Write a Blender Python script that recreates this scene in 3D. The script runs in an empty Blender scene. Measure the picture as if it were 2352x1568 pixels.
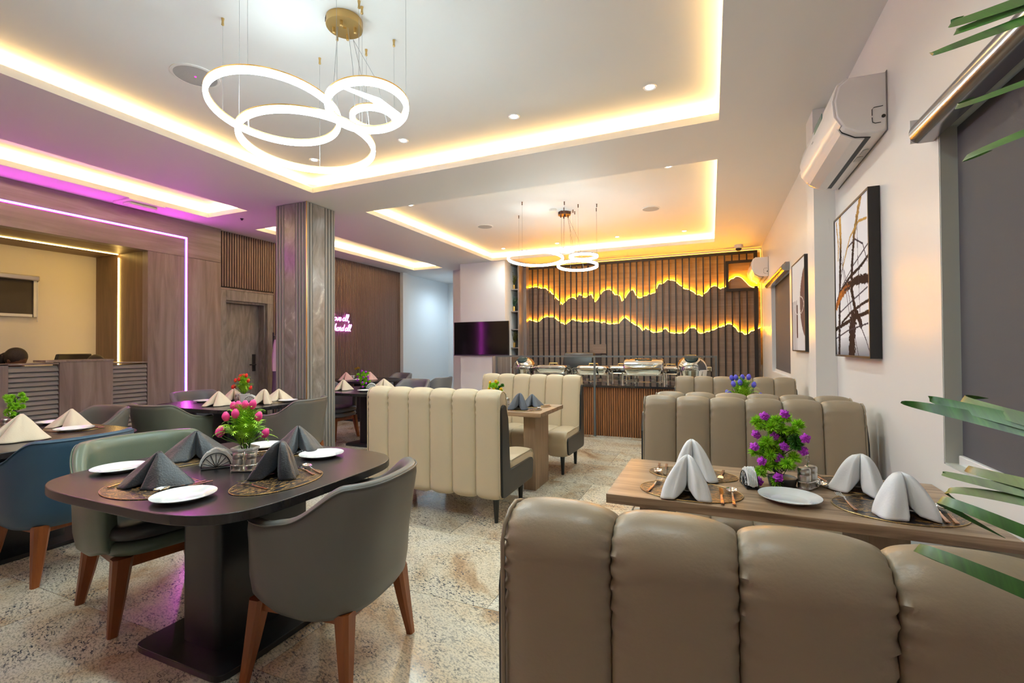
import bpy, bmesh, math, random
from mathutils import Vector, Matrix, noise
random.seed(7)
PI=math.pi
S=bpy.context.scene; C=S.collection
# ---------------- camera, world, exposure, main lights ----------------
CAMH=1.35
yaw,pitch,roll=.402511871,.0122246695,-.00624868658
def _axes():
    cy,sy=math.cos(yaw),math.sin(yaw)
    f=Vector((-sy,cy,0));r=Vector((cy,sy,0));u=Vector((0,0,1))
    f2=f*math.cos(pitch)+u*math.sin(pitch);u2=u*math.cos(pitch)-f*math.sin(pitch)
    r3=r*math.cos(roll)+u2*math.sin(roll);u3=u2*math.cos(roll)-r*math.sin(roll)
    return r3,u3,f2
_r,_u,_f=_axes()
cam=bpy.data.cameras.new('camera');camo=bpy.data.objects.new('camera',cam);C.objects.link(camo)
m=Matrix(((_r.x,_u.x,-_f.x,0),(_r.y,_u.y,-_f.y,0),(_r.z,_u.z,-_f.z,CAMH),(0,0,0,1)))
camo.matrix_world=m;cam.sensor_width=36;cam.lens=1071.45/2352*36;cam.clip_start=.02
S.camera=camo
S.view_settings.view_transform='Standard';S.view_settings.look='None';S.view_settings.exposure=0.48;S.view_settings.gamma=1
S.view_settings.use_curve_mapping=False
W=bpy.data.worlds.new('world');S.world=W;W.use_nodes=True
W.node_tree.nodes['Background'].inputs[0].default_value=(.75,.85,1,1);W.node_tree.nodes['Background'].inputs[1].default_value=.15
RX=.875; ZC=3.157; ZU=3.30; BY=9.7; LX=-6.77
COOL=(.86,.94,1.0); WARM=(1.0,.60,.20)
def area(name,loc,sx,sy,power,col,rot=(0,0,0)):
    l=bpy.data.lights.new(name,'AREA');l.shape='RECTANGLE';l.size=sx;l.size_y=sy;l.energy=power;l.color=col
    o=bpy.data.objects.new(name,l);C.objects.link(o);o.location=loc;o.rotation_euler=rot;return o
def spot(name,loc,power,col=COOL,ang=150,blend=.8,rad=.05):
    l=bpy.data.lights.new(name,'SPOT');l.energy=power;l.color=col;l.spot_size=math.radians(ang);l.spot_blend=blend;l.shadow_soft_size=rad
    o=bpy.data.objects.new(name,l);C.objects.link(o);o.location=loc;return o
TRAYS=[(-4.24,.08,.2,4.067,1.0),(-4.2,.08,4.925,8.82,1.15),(-6.34,-5.56,-2.2,4.25,1.9),(-6.34,-5.56,4.97,9.1,1.9)]
COVE=25.0
for (x0,x1,y0,y1,k) in TRAYS:
    z=3.232;o=.085
    cw=(1,.68,.30) if k>1.5 else WARM
    # LED tape on the ledge behind each lip, facing up and outward
    for (cx,cy,L,ax,sg) in ((x0-o,(y0+y1)/2,y1-y0,'y',-1),(x1+o,(y0+y1)/2,y1-y0,'y',1),((x0+x1)/2,y0-o,x1-x0,'x',-1),((x0+x1)/2,y1+o,x1-x0,'x',1)):
        kk=k*COVE*L/4.0
        if k<1.5 and ax=='x' and sg>0: kk*=1.9
        if ax=='y': area('cove_light',(cx,cy,z),.012,L,kk,cw,(PI,0,0))
        else: area('cove_light',(cx,cy,z),L,.012,kk,cw,(PI,0,0))
DL=[(-.40,3.62),(-1.51,3.62),(-2.64,3.62),(-3.75,3.62),(-.40,.85),(-1.51,.85),(-2.64,.85),(-3.75,.85),(-3.75,8.4),(-1.51,8.35),(-.39,8.4),(-2.64,8.4),(-.4,5.3),(-3.75,5.3)]  # the overhead row nearest the camera is out of view, added for ambient light
for x,y in DL: spot('downlight_lamp',(x,y,ZU-.02),34,(.75,.95,.97),160)
spot('downlight_lamp',(-6.05,10.5,ZC-.02),105,(.66,.86,1.0),170,1.0,.25);spot('downlight_lamp',(-7.4,12.3,ZC-.02),60,(.66,.86,1.0),170,1.0,.25)  # corridor spots without fittings, added to brighten its white walls evenly
# ---------------- helpers ----------------
def P3(*a): return Vector(a)
class B:
    def __init__(s): s.v=[];s.f=[]
    def add(s,v,f):
        n=len(s.v);s.v+=[tuple(p) for p in v];s.f+=[tuple(i+n for i in q) for q in f];return s
    def box(s,x0,x1,y0,y1,z0,z1):
        return s.add([(x0,y0,z0),(x1,y0,z0),(x1,y1,z0),(x0,y1,z0),(x0,y0,z1),(x1,y0,z1),(x1,y1,z1),(x0,y1,z1)],
            [(3,2,1,0),(4,5,6,7),(0,1,5,4),(1,2,6,5),(2,3,7,6),(3,0,4,7)])
    def rings(s,R,close=True,caps=True,loop=False):
        n=len(R[0]);v=[p for r in R for p in r];f=[]
        m=len(R)
        for i in range(m if loop else m-1):
            for j in range(n if close else n-1):
                a=i*n+j;b=i*n+(j+1)%n;c=((i+1)%m)*n+(j+1)%n;d=((i+1)%m)*n+j
                f.append((a,b,c,d))
        if caps and not loop:
            f.append(tuple(range(n-1,-1,-1)));f.append(tuple((m-1)*n+j for j in range(n)))
        return s.add(v,f)
    def lathe(s,prof,n=24,c=(0,0,0),caps=True):
        return s.rings([[(c[0]+r*math.cos(2*PI*j/n),c[1]+r*math.sin(2*PI*j/n),c[2]+z) for j in range(n)] for r,z in prof],caps=caps)
    def prism(s,pts,z0,z1):
        return s.rings([[(x,y,z0) for x,y in pts],[(x,y,z1) for x,y in pts]])
    def tube(s,path,r,n=8,loop=False,caps=True):
        P=[Vector(p) for p in path];R=[];m=len(P)
        for i,p in enumerate(P):
            a=P[(i-1)%m] if (loop or i>0) else p;b=P[(i+1)%m] if (loop or i<m-1) else p
            t=(b-a).normalized() if (b-a).length>0 else Vector((0,0,1))
            up=Vector((0,0,1)) if abs(t.z)<.95 else Vector((1,0,0))
            u=t.cross(up).normalized();w=u.cross(t)
            rr=r[i] if isinstance(r,(list,tuple)) else r
            R.append([p+(u*math.cos(2*PI*j/n)+w*math.sin(2*PI*j/n))*rr for j in range(n)])
        return s.rings(R,caps=caps,loop=loop)
    def build(s,name,mat=None,parent=None,loc=None,smooth=None,bevel=0,subsurf=0,solid=0):
        me=bpy.data.meshes.new(name);me.from_pydata(s.v,[],s.f);me.validate()
        bm=bmesh.new();bm.from_mesh(me);bmesh.ops.recalc_face_normals(bm,faces=bm.faces);bm.to_mesh(me);bm.free()
        if mat is not None: me.materials.append(mat)
        if smooth is not None:
            me.shade_smooth();
            if smooth<180: me.set_sharp_from_angle(angle=math.radians(smooth))
        o=bpy.data.objects.new(name,me);C.objects.link(o)
        if parent is not None: o.parent=parent
        if loc is not None: o.location=loc
        if solid:
            md=o.modifiers.new('solid','SOLIDIFY');md.thickness=solid;md.offset=0
        if bevel:
            md=o.modifiers.new('bevel','BEVEL');md.width=bevel;md.segments=2;md.limit_method='ANGLE'
        if subsurf:
            md=o.modifiers.new('sub','SUBSURF');md.levels=subsurf;md.render_levels=subsurf
        return o
def box(name,mat,parent,*a,bevel=0,**k): return B().box(*a).build(name,mat,parent,bevel=bevel,**k)
def tag(o,label=None,cat=None,group=None,kind=None):
    if label:o['label']=label
    if cat:o['category']=cat
    if group:o['group']=group
    if kind:o['kind']=kind
    return o
def empty(name,loc=(0,0,0),rz=0,**k):
    o=bpy.data.objects.new(name,None);C.objects.link(o);o.location=loc;o.rotation_euler=(0,0,rz);o.empty_display_size=.1
    return tag(o,**k)
def kids(o): return [c for c in C.objects if c.parent==o]
def copy_tree(o,parent=None,loc=None,rz=None,label=None,group=None,sc=None):
    c=o.copy();C.objects.link(c)
    if parent is not None:c.parent=parent
    if loc is not None:c.location=loc
    if rz is not None:c.rotation_euler=(0,0,rz)
    if label:c['label']=label
    if group:c['group']=group
    if sc:c.scale=sc
    for ch in kids(o): copy_tree(ch,c)
    return c
def rep(src,parent,loc):   # a further piece sharing its mesh
    c=src.copy();C.objects.link(c);c.parent=parent;c.location=loc;return c
def sell(a,b,n,N,c=(0,0)):   # superellipse outline
    out=[]
    for i in range(N):
        t=2*PI*i/N;cs,sn=math.cos(t),math.sin(t)
        out.append((c[0]+a*math.copysign(abs(cs)**(2/n),cs),c[1]+b*math.copysign(abs(sn)**(2/n),sn)))
    return out
def smooth01(t): t=max(0,min(1,t));return t*t*(3-2*t)
def interp(keys,t):
    for (a,va),(b,vb) in zip(keys,keys[1:]):
        if t<=b: 
            if t<=a: return va
            return va+(vb-va)*smooth01((t-a)/(b-a))
    return keys[-1][1]
# ---------------- materials ----------------
def mat(name,col,rough=.5,metal=0,coat=0,bump=0,bscale=40,spec=.5,sheen=0,emis=None,es=0):
    m=bpy.data.materials.new(name);m.use_nodes=True;nt=m.node_tree;b=nt.nodes['Principled BSDF']
    b.inputs['Base Color'].default_value=(*col,1);b.inputs['Roughness'].default_value=rough;b.inputs['Metallic'].default_value=metal
    b.inputs['Coat Weight'].default_value=coat;b.inputs['Specular IOR Level'].default_value=spec
    if sheen:b.inputs['Sheen Weight'].default_value=sheen
    if emis:
        b.inputs['Emission Color'].default_value=(*emis,1);b.inputs['Emission Strength'].default_value=es
    if bump:
        tc=nt.nodes.new('ShaderNodeTexCoord');n=nt.nodes.new('ShaderNodeTexNoise');n.inputs['Scale'].default_value=bscale;n.inputs['Detail'].default_value=3
        bp=nt.nodes.new('ShaderNodeBump');bp.inputs['Strength'].default_value=bump;bp.inputs['Distance'].default_value=.01
        nt.links.new(tc.outputs['Object'],n.inputs['Vector']);nt.links.new(n.outputs['Fac'],bp.inputs['Height']);nt.links.new(bp.outputs['Normal'],b.inputs['Normal'])
    return m
def nodes(m): return m.node_tree.nodes,m.node_tree.links,m.node_tree.nodes['Principled BSDF']
def ramp(nt,stops):
    r=nt.new('ShaderNodeValToRGB');e=r.color_ramp.elements
    while len(e)<len(stops): e.new(.5)
    for el,(p,c) in zip(e,stops): el.position=p;el.color=(*c,1)
    return r
def wood(name,stops,scale=(30,2,2),rough=.45,rnd=True,dist=1.5,bump=.05,coord='Object',freq=1.0,coat=0):
    m=mat(name,stops[0][1],rough,coat=coat);n,l,b=nodes(m)
    tc=n.new('ShaderNodeTexCoord');mp=n.new('ShaderNodeMapping');mp.inputs['Scale'].default_value=scale
    l.new(tc.outputs[coord],mp.inputs['Vector'])
    oi=n.new('ShaderNodeObjectInfo');mul=n.new('ShaderNodeMath');mul.operation='MULTIPLY';mul.inputs[1].default_value=37.0 if rnd else 0
    l.new(oi.outputs['Random'],mul.inputs[0]);ad=n.new('ShaderNodeVectorMath');ad.operation='ADD'
    l.new(mp.outputs[0],ad.inputs[0]);l.new(mul.outputs[0],ad.inputs[1])
    t=n.new('ShaderNodeTexNoise');t.inputs['Scale'].default_value=freq;t.inputs['Detail'].default_value=6;t.inputs['Roughness'].default_value=.62;t.inputs['Distortion'].default_value=dist
    l.new(ad.outputs[0],t.inputs['Vector']);r=ramp(n,stops);l.new(t.outputs['Fac'],r.inputs[0]);l.new(r.outputs[0],b.inputs['Base Color'])
    if bump:
        bp=n.new('ShaderNodeBump');bp.inputs['Strength'].default_value=bump;bp.inputs['Distance'].default_value=.005;l.new(t.outputs['Fac'],bp.inputs['Height']);l.new(bp.outputs['Normal'],b.inputs['Normal'])
    return m
def emit(name,col,st):
    m=bpy.data.materials.new(name);m.use_nodes=True;n=m.node_tree.nodes;n.clear()
    e=n.new('ShaderNodeEmission');e.inputs[0].default_value=(*col,1);e.inputs[1].default_value=st
    o=n.new('ShaderNodeOutputMaterial');m.node_tree.links.new(e.outputs[0],o.inputs[0]);return m
M={}
M['ceil']=mat('ceiling_paint',(.78,.78,.77),.6)
M['wallR']=mat('wall_plaster',(.80,.78,.74),.22,bump=.12,bscale=3.5)
n,l,b=nodes(M['wallR']);
_t=n.new('ShaderNodeTexNoise');_t.inputs['Scale'].default_value=2.2;_t.inputs['Detail'].default_value=5;_r2=n.new('ShaderNodeMapRange');_r2.inputs[3].default_value=.18;_r2.inputs[4].default_value=.48
l.new(_t.outputs['Fac'],_r2.inputs[0]);l.new(_r2.outputs[0],b.inputs['Roughness'])
M['wallW']=mat('wall_white',(.80,.82,.83),.35,bump=.03,bscale=5)
M['wallCream']=mat('wall_cream',(.80,.74,.62),.6)
M['trimgrey']=mat('reveal_paint',(.52,.53,.47),.6)
M['portal']=wood('portal_walnut',[(.25,(.145,.108,.10)),(.5,(.23,.187,.178)),(.75,(.33,.285,.275))],(9,9,.7),.42,dist=1.0)
M['portalH']=wood('portal_walnut_horizontal',[(.25,(.145,.108,.10)),(.5,(.23,.187,.178)),(.75,(.33,.285,.275))],(9,.7,9),.42,dist=1.0)
M['nichewood']=wood('niche_walnut',[(.3,(.13,.078,.05)),(.7,(.24,.155,.10))],(8,8,.8),.45)
M['louvre']=mat('louvre_grey',(.24,.225,.225),.5)
M['greywood']=wood('door_greywood',[(.25,(.13,.12,.115)),(.55,(.24,.225,.215)),(.8,(.34,.32,.31))],(7,7,1.2),.5,dist=3)
M['slatbrown']=mat('slat_brown',(.19,.125,.105),.5)
M['slatback']=mat('slat_back',(.035,.022,.02),.7)
M['pillarslat']=mat('pillar_slat',(.27,.255,.235),.5)
M['pillardark']=mat('pillar_back',(.035,.033,.03),.6)
M['marble']=wood('pillar_marble',[(.3,(.15,.135,.125)),(.5,(.24,.22,.205)),(.62,(.30,.28,.265)),(.72,(.58,.55,.52)),(.78,(.28,.26,.24))],(3,3,1.6),.28,dist=2.0,bump=0,freq=1.6)
M['gold']=mat('brass',(.72,.47,.16),.28,1)
M['goldpaint']=mat('gold_painted_metal',(.55,.38,.15),.35,.8)
M['bronze']=mat('dark_bronze',(.12,.065,.05),.35,.7)
M['black']=mat('black_paint',(.012,.012,.013),.4)
M['blackframe']=mat('black_frame',(.014,.011,.011),.35)
M['cassette']=mat('cassette_metal',(.30,.30,.32),.22,1)
M['chrome']=mat('polished_steel',(.78,.77,.76),.08,1)
M['steel']=mat('brushed_steel',(.56,.54,.50),.32,1)
M['white']=mat('white_plastic',(.80,.79,.77),.3)
M['porcelain']=mat('white_porcelain',(.85,.86,.85),.08,coat=.5)
M['pot']=mat('white_pot',(.72,.72,.70),.3)
M['paper']=mat('paper_napkin',(.85,.84,.80),.8)
M['leather']=mat('taupe_leather',(.30,.24,.165),.36,bump=.05,bscale=160,spec=.4)
M['leatherL']=mat('pale_taupe_leather',(.56,.465,.315),.45,bump=.25,bscale=9,spec=.35)
M['boothblack']=mat('booth_black_board',(.022,.024,.024),.42,bump=.03,bscale=60)
M['legblack']=mat('black_leg',(.010,.011,.012),.3)
M['tablewood']=wood('table_oak',[(.38,(.17,.105,.06)),(.5,(.28,.19,.115)),(.62,(.37,.26,.17))],(1.3,22,22),.36,dist=1.4)
M['tablewoodV']=wood('table_oak_vertical',[(.3,(.20,.13,.08)),(.5,(.27,.18,.11)),(.7,(.34,.235,.15))],(14,14,1.2),.42,dist=1.2)
M['blacktable']=wood('ebonised_table',[(.35,(.014,.012,.013)),(.7,(.028,.025,.026))],(3,18,3),.27,dist=.6,bump=.03)
M['blackped']=mat('black_pedestal',(.012,.012,.014),.35)
M['chairwood']=wood('chair_leg_wood',[(.3,(.19,.050,.011)),(.7,(.33,.098,.022))],(12,12,1.5),.35,dist=.8)
M['counterwood']=wood('counter_rib_wood',[(.3,(.17,.065,.022)),(.7,(.30,.125,.045))],(10,10,1),.42)
M['granitetop']=mat('black_stone_top',(.015,.014,.016),.07)
M['glass']=mat('glass',(.9,.95,.95),.0);n,l,b=nodes(M['glass']);b.inputs['Transmission Weight'].default_value=1;b.inputs['IOR'].default_value=1.02
M['blind']=mat('blind_fabric',(.085,.088,.10),.8,bump=.25,bscale=500)
M['screen']=mat('tv_screen',(.004,.004,.005),.10)
M['ac']=mat('ac_plastic',(.84,.81,.79),.18,coat=.3)
M['chGray']=mat('chair_gray_leather',(.115,.112,.10),.42,bump=.04,bscale=150)
M['chGreen']=mat('chair_green_leather',(.125,.16,.115),.33,bump=.05,bscale=150)
M['chDkGreen']=mat('chair_olive_leather',(.10,.115,.09),.4,bump=.04,bscale=150)
M['chBlue']=mat('chair_blue_leather',(.025,.075,.13),.4,bump=.04,bscale=150)
M['chSlate']=mat('chair_slate_leather',(.15,.16,.18),.38,bump=.04,bscale=150)
M['seatdark']=mat('seat_dark_leather',(.045,.046,.046),.4)
M['napBlack']=mat('charcoal_cloth',(.016,.021,.028),.36,bump=.28,bscale=150,sheen=.15)
M['napCream']=mat('cream_cloth',(.78,.66,.50),.75,bump=.12,bscale=120)
M['napPink']=mat('blush_cloth',(.80,.55,.52),.75,bump=.2,bscale=120)
M['napWhite']=mat('white_cloth',(.80,.80,.80),.6,bump=.10,bscale=140)
M['napBlue']=mat('slate_cloth',(.10,.115,.14),.7,bump=.4,bscale=140)
M['fern']=mat('fern_green',(.36,.66,.03),.5);M['fernD']=mat('fern_dark',(.14,.36,.02),.5)
M['leafy']=mat('bright_leaf',(.36,.74,.03),.5);M['leafD']=mat('dark_leaf',(.05,.20,.02),.45)
M['soil']=mat('stem_dark',(.02,.03,.012),.7)
M['tulipP']=mat('pink_petal',(.90,.05,.28),.5);M['tulipR']=mat('red_petal',(.75,.02,.01),.5);M['tulipB']=mat('blue_petal',(.10,.09,.62),.5)
M['flowV']=mat('violet_petal',(.62,.06,.72),.5);M['flowY']=mat('yellow_petal',(.95,.6,.01),.5)
M['skin']=mat('brown_skin',(.14,.06,.035),.5);M['hair']=mat('black_hair',(.012,.008,.008),.5,bump=.6,bscale=220)
M['cloth']=mat('dark_uniform',(.03,.03,.045),.8);M['lilac']=mat('lilac_cloth',(.62,.42,.62),.8,bump=.3,bscale=30);M['bluecloth']=mat('blue_cloth',(.02,.10,.42),.7)
M['led']=emit('ring_diffuser',(.76,.95,1.0),27);M['ledfar']=emit('ring_diffuser_far',(.78,.96,.98),34)
M['dl']=emit('downlight_glow',(.9,.96,1.0),12)
M['pinkled']=emit('magenta_led',(1.0,.07,.92),45);M['pinkedge']=emit('magenta_edge',(1.0,.05,.7),1.6);M['blueedge']=emit('blue_edge',(.25,.15,1.0),1.6)
M['warmled']=emit('warm_led',(1.0,.62,.16),22);M['edgeled']=emit('edge_led',(1.0,.50,.08),2.5);M['ridgeled']=emit('amber_led',(1.0,.37,.004),270);M['neon']=emit('neon_pink',(1.0,.22,.9),9);M['neonback']=emit('neon_halo',(1,.02,.62),1.1)
# ---------------- setting ----------------
def st(o): return tag(o,kind='structure')
# floor slabs
def granite():
    m=mat('granite',(.6,.55,.45),.16,coat=.2);n,l,b=nodes(m)
    g=n.new('ShaderNodeNewGeometry');oi=n.new('ShaderNodeObjectInfo')
    mul=n.new('ShaderNodeMath');mul.operation='MULTIPLY';mul.inputs[1].default_value=53;l.new(oi.outputs['Random'],mul.inputs[0])
    ad=n.new('ShaderNodeVectorMath');l.new(g.outputs['Position'],ad.inputs[0]);l.new(mul.outputs[0],ad.inputs[1])
    rot=n.new('ShaderNodeMapping');rot.inputs['Rotation'].default_value=(0,0,.35);l.new(ad.outputs[0],rot.inputs['Vector'])
    def nz(sc,det,sca=(1,1,1),dist=0,r=.6):
        mp=n.new('ShaderNodeMapping');mp.inputs['Scale'].default_value=sca;l.new(rot.outputs[0],mp.inputs['Vector'])
        t=n.new('ShaderNodeTexNoise');t.inputs['Scale'].default_value=sc;t.inputs['Detail'].default_value=det;t.inputs['Distortion'].default_value=dist;t.inputs['Roughness'].default_value=r
        l.new(mp.outputs[0],t.inputs['Vector']);return t
    base=nz(1.1,5,(1,1,1),1.2);rb=ramp(n,[(.26,(.30,.18,.10)),(.36,(.52,.38,.24)),(.44,(.66,.58,.43)),(.58,(.70,.66,.54)),(.75,(.62,.60,.52))]);l.new(base.outputs['Fac'],rb.inputs[0])
    sp=nz(44,4,(1,2.0,1),.5,.7);rs=ramp(n,[(.41,(0,0,0)),(.47,(1,1,1))]);l.new(sp.outputs['Fac'],rs.inputs[0])
    dens=nz(2.6,4,(1,1.6,1),.9);rd=ramp(n,[(.34,(.12,.12,.12)),(.52,(.75,.75,.75)),(.66,(1.5,1.5,1.5))]);l.new(dens.outputs['Fac'],rd.inputs[0])
    mix=n.new('ShaderNodeMix');mix.data_type='RGBA';mix.blend_type='MIX'
    sub=n.new('ShaderNodeMath');sub.operation='SUBTRACT';sub.inputs[0].default_value=1;l.new(rs.outputs[0],sub.inputs[1])
    mm=n.new('ShaderNodeMath');mm.operation='MULTIPLY';l.new(sub.outputs[0],mm.inputs[0]);l.new(rd.outputs[0],mm.inputs[1])
    m2=n.new('ShaderNodeMath');m2.operation='MULTIPLY';m2.inputs[1].default_value=.85;l.new(mm.outputs[0],m2.inputs[0])
    l.new(m2.outputs[0],mix.inputs[0]);l.new(rb.outputs[0],mix.inputs[6]);mix.inputs[7].default_value=(.075,.085,.105,1)
    f=nz(75,2,(1,1.6,1));rf=ramp(n,[(.36,(.55,.55,.55)),(.52,(1.1,1.1,1.1))]);l.new(f.outputs['Fac'],rf.inputs[0])
    mx=n.new('ShaderNodeMix');mx.data_type='RGBA';mx.blend_type='MULTIPLY';mx.inputs[0].default_value=.75
    l.new(mix.outputs[2],mx.inputs[6]);l.new(rf.outputs[0],mx.inputs[7])
    # each slab its own tone
    hs=n.new('ShaderNodeMapRange');hs.inputs[3].default_value=.78;hs.inputs[4].default_value=1.12;l.new(oi.outputs['Random'],hs.inputs[0])
    mz=n.new('ShaderNodeMix');mz.data_type='RGBA';mz.blend_type='MULTIPLY';mz.inputs[0].default_value=1
    cb=n.new('ShaderNodeCombineColor');[l.new(hs.outputs[0],cb.inputs[i]) for i in range(3)]
    l.new(mx.outputs[2],mz.inputs[6]);l.new(cb.outputs[0],mz.inputs[7]);l.new(mz.outputs[2],b.inputs['Base Color'])
    rr=n.new('ShaderNodeMapRange');rr.inputs[3].default_value=.10;rr.inputs[4].default_value=.3;l.new(base.outputs['Fac'],rr.inputs[0]);l.new(rr.outputs[0],b.inputs['Roughness'])
    return m
M['granite']=granite();M['grout']=mat('grout',(.38,.35,.29),.8)
fl=st(empty('floor'))
box('subfloor',M['grout'],fl,-8.3,1.2,-2.6,13.6,-.06,-.012)
sw,sh_=1.06,.78
protos=[]
for k in range(4):
    e=.0014
    bb=B().box(-sw/2+e,sw/2-e,-sh_/2+e,sh_/2-e,-.014,0);o=bb.build('slab',M['granite'],fl);protos.append(o)
first=True;idx=0
ycount=int(16.0/sh_)
for j in range(ycount):
    for i in range(9):
        x=-8.2+sw*(i+.5)+(j%2)*.38-.3;y=-2.5+sh_*(j+.5)
        if x>RX+.7 : continue
        if idx<4: o=protos[idx];o.location=(x,y,0)
        else: o=rep(protos[idx%4],fl,(x,y,0))
        idx+=1
# ceiling with tray openings
def holed(holes,x0,x1,y0,y1,z0,z1):
    xs=sorted({x0,x1,*[h[0] for h in holes],*[h[1] for h in holes]});ys=sorted({y0,y1,*[h[2] for h in holes],*[h[3] for h in holes]})
    bb=B()
    for i in range(len(xs)-1):
        for j in range(len(ys)-1):
            cx=(xs[i]+xs[i+1])/2;cy=(ys[j]+ys[j+1])/2
            if any(h[0]<cx<h[1] and h[2]<cy<h[3] for h in holes): continue
            bb.box(xs[i],xs[i+1],ys[j],ys[j+1],z0,z1)
    return bb
ce=st(holed([t[:4] for t in TRAYS],-8.3,1.15,-2.6,13.6,ZC,ZC+.06).build('ceiling',M['ceil']))
G=.16
holed([(t[0]-G,t[1]+G,t[2]-G,t[3]+G) for t in TRAYS],-8.3,1.15,-2.6,13.6,ZC+.06,ZU).build('cove_wall',M['ceil'],ce)
box('tray_ceiling',M['ceil'],ce,-8.3,1.15,-2.6,13.6,ZU,ZU+.06)
# right wall with two windows and a pilaster
W1=(.78,2.457,.862,2.25);W2=(6.42,8.25,.95,2.29)
wr=B()
def wallR(bb,y0,y1,z0,z1): bb.box(RX,RX+.2,y0,y1,z0,z1)
wallR(wr,-2.6,W1[0],0,ZC);wallR(wr,W1[0],W1[1],0,W1[2]);wallR(wr,W1[0],W1[1],W1[3],ZC)
wallR(wr,W1[1],W2[0],0,ZC);wallR(wr,W2[0],W2[1],0,W2[2]);wallR(wr,W2[0],W2[1],W2[3],ZC);wallR(wr,W2[1],BY+.2,0,ZC)
st(wr.build('wall_right',M['wallR']))
st(box('trim_1',M['wallR'],None,.737,RX-.001,4.18,4.44,0,ZC-.001))   # pilaster
def window(name,w,depth=.1):
    y0,y1,z0,z1=w;e=st(empty(name,(RX+depth,(y0+y1)/2,z0)))
    ly=(y1-y0)/2;h=z1-z0
    fb=B();t=.045
    fb.box(.03,.07,-ly,ly,0,t);fb.box(.03,.07,-ly,ly,h-t,h);fb.box(.03,.07,-ly,-ly+t,t,h-t);fb.box(.03,.07,ly-t,ly,t,h-t);fb.box(.03,.07,-.02,.02,t,h-t)
    fb.build('window_frame',M['white'],e);box('pane',M['glass'],e,.045,.05,-ly+t,-.02,t,h-t);box('pane',M['glass'],e,.045,.05,.02,ly-t,t,h-t)
    rv=B();rv.box(-depth+.002,.03,ly-.006,ly-.001,0,h);rv.box(-depth+.002,.03,-ly+.001,-ly+.006,0,h);rv.box(-depth+.002,.03,-ly,ly,h-.006,h-.001);rv.box(-depth+.002,.03,-ly,ly,.001,.006)
    rv.build('reveal_lining',M['trimgrey'] if name=='window_1' else M['wallW'],e);return e
window('window_1',W1);window('window_2',W2)
def blind(w,label,x=RX+.055,proud=True):
    y0,y1,z0,z1=w;e=empty('roller_blind',(x,(y0+y1)/2,z0),label=label,cat='blind',group='grey roller blinds');ly=(y1-y0)/2;h=z1-z0
    box('blind_fabric',M['blind'],e,-.002,.002,-ly+.01,ly-.02,.03,h-.02)
    box('bottom_bar',M['white'],e,-.016,.01,-ly+.01,ly-.02,.0,.042,bevel=.004)
    # cassette: rounded chrome tube proud of the wall
    xo=RX-x
    pr=[(xo-.045+.04*math.cos(a),h+.0+.045*math.sin(a)) for a in [PI*(.5+i/14) for i in range(15)]]
    pr+= [(xo-.003,h-.045),(xo-.003,h+.06),(xo-.045,h+.06)]
    B().rings([[(px,yy,pz) for px,pz in pr] for yy in (-ly-.02,ly+.04)]).build('cassette',M['cassette'],e,smooth=50)
    box('cassette_cap',M['white'],e,xo-.08,xo-.004,ly+.04,ly+.048,h-.04,h+.058)
    return e
blind(W1,'charcoal roller blind with chrome cassette over the near right window')
blind(W2,'charcoal roller blind on the far right window beside the small air conditioner')
# back wall, shelf bay, TV wall, corridor
st(box('wall_back',M['wallW'],None,-5.25,1.1,BY,BY+.2,0,ZC))
bk=B();bk.box(-4.985,-3.925,8.86,BY-.001,0,ZC-.001);bk.box(-5.56,-4.985,9.54,BY-.001,0,ZC-.001);st(bk.build('wall_television',M['wallW']))
st(box('wall_corridor',M['wallW'],None,-8.3,-5.3,11.45,11.65,0,ZC-.001))
st(box('wall_corridor_right',M['wallW'],None,-5.56,-5.36,BY,11.45,0,ZC-.001))
lw=B();lw.box(LX-.28,LX-.07,9.24,11.45,0,ZC-.001);lw.box(LX-.07,LX+.02,9.225,9.42,0,ZC-.001);st(lw.build('wall_left_white',M['wallW']))
st(box('wall_rear',M['portal'],None,-8.3,1.1,-2.8,-2.6,0,ZC))
# slatted left wall
sl=st(empty('wall_left_slatted',(LX-.06,0,0)))
box('backing_board',M['slatback'],sl,-.2,-.03,5.68,9.22,0,ZC-.002);box('backing_board',M['slatback'],sl,-.1,-.03,4.74,5.68,2.285,ZC-.002)
p=.0415;lo=B().box(-.03,.0,-.0125,.0125,0,ZC-.004).build('slat',M['slatbrown'],sl,loc=(0,5.72,0))
y=5.72+p
while y<9.21: rep(lo,sl,(0,y,0));y+=p
up=B().box(-.03,.0,-.0125,.0125,2.31,ZC-.004).build('slat',M['slatbrown'],sl,loc=(0,4.765,0))
y=4.765+p
while y<5.69: rep(up,sl,(0,y,0));y+=p
# door with grey wood casing
d=st(empty('door_1',(LX-.06,4.74,0)))
fr=B();fr.box(-.03,.02,.0,.11,0,2.26);fr.box(-.03,.02,.11,.94,2.10,2.26);fr.box(-.03,.02,.83,.94,0,2.10);fr.build('door_casing',M['greywood'],d,bevel=.003)
box('head_rail',M['portal'],d,-.03,.03,0,.94,2.26,2.285)
box('jamb',M['greywood'],d,-.16,-.03,.80,.83,0,2.1);box('head_jamb',M['greywood'],d,-.16,-.03,.11,.80,2.07,2.1)
lf=box('door_leaf',M['greywood'],d,-.2,-.155,.11,.80,0,2.07)
h=box('handle_plate',M['black'],lf,-.155,-.14,.68,.735,.98,1.26,bevel=.004)
B().tube([(-.14,.705,1.09),(-.10,.705,1.09),(-.10,.60,1.09)],.011).build('door_handle',M['black'],lf)
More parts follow.
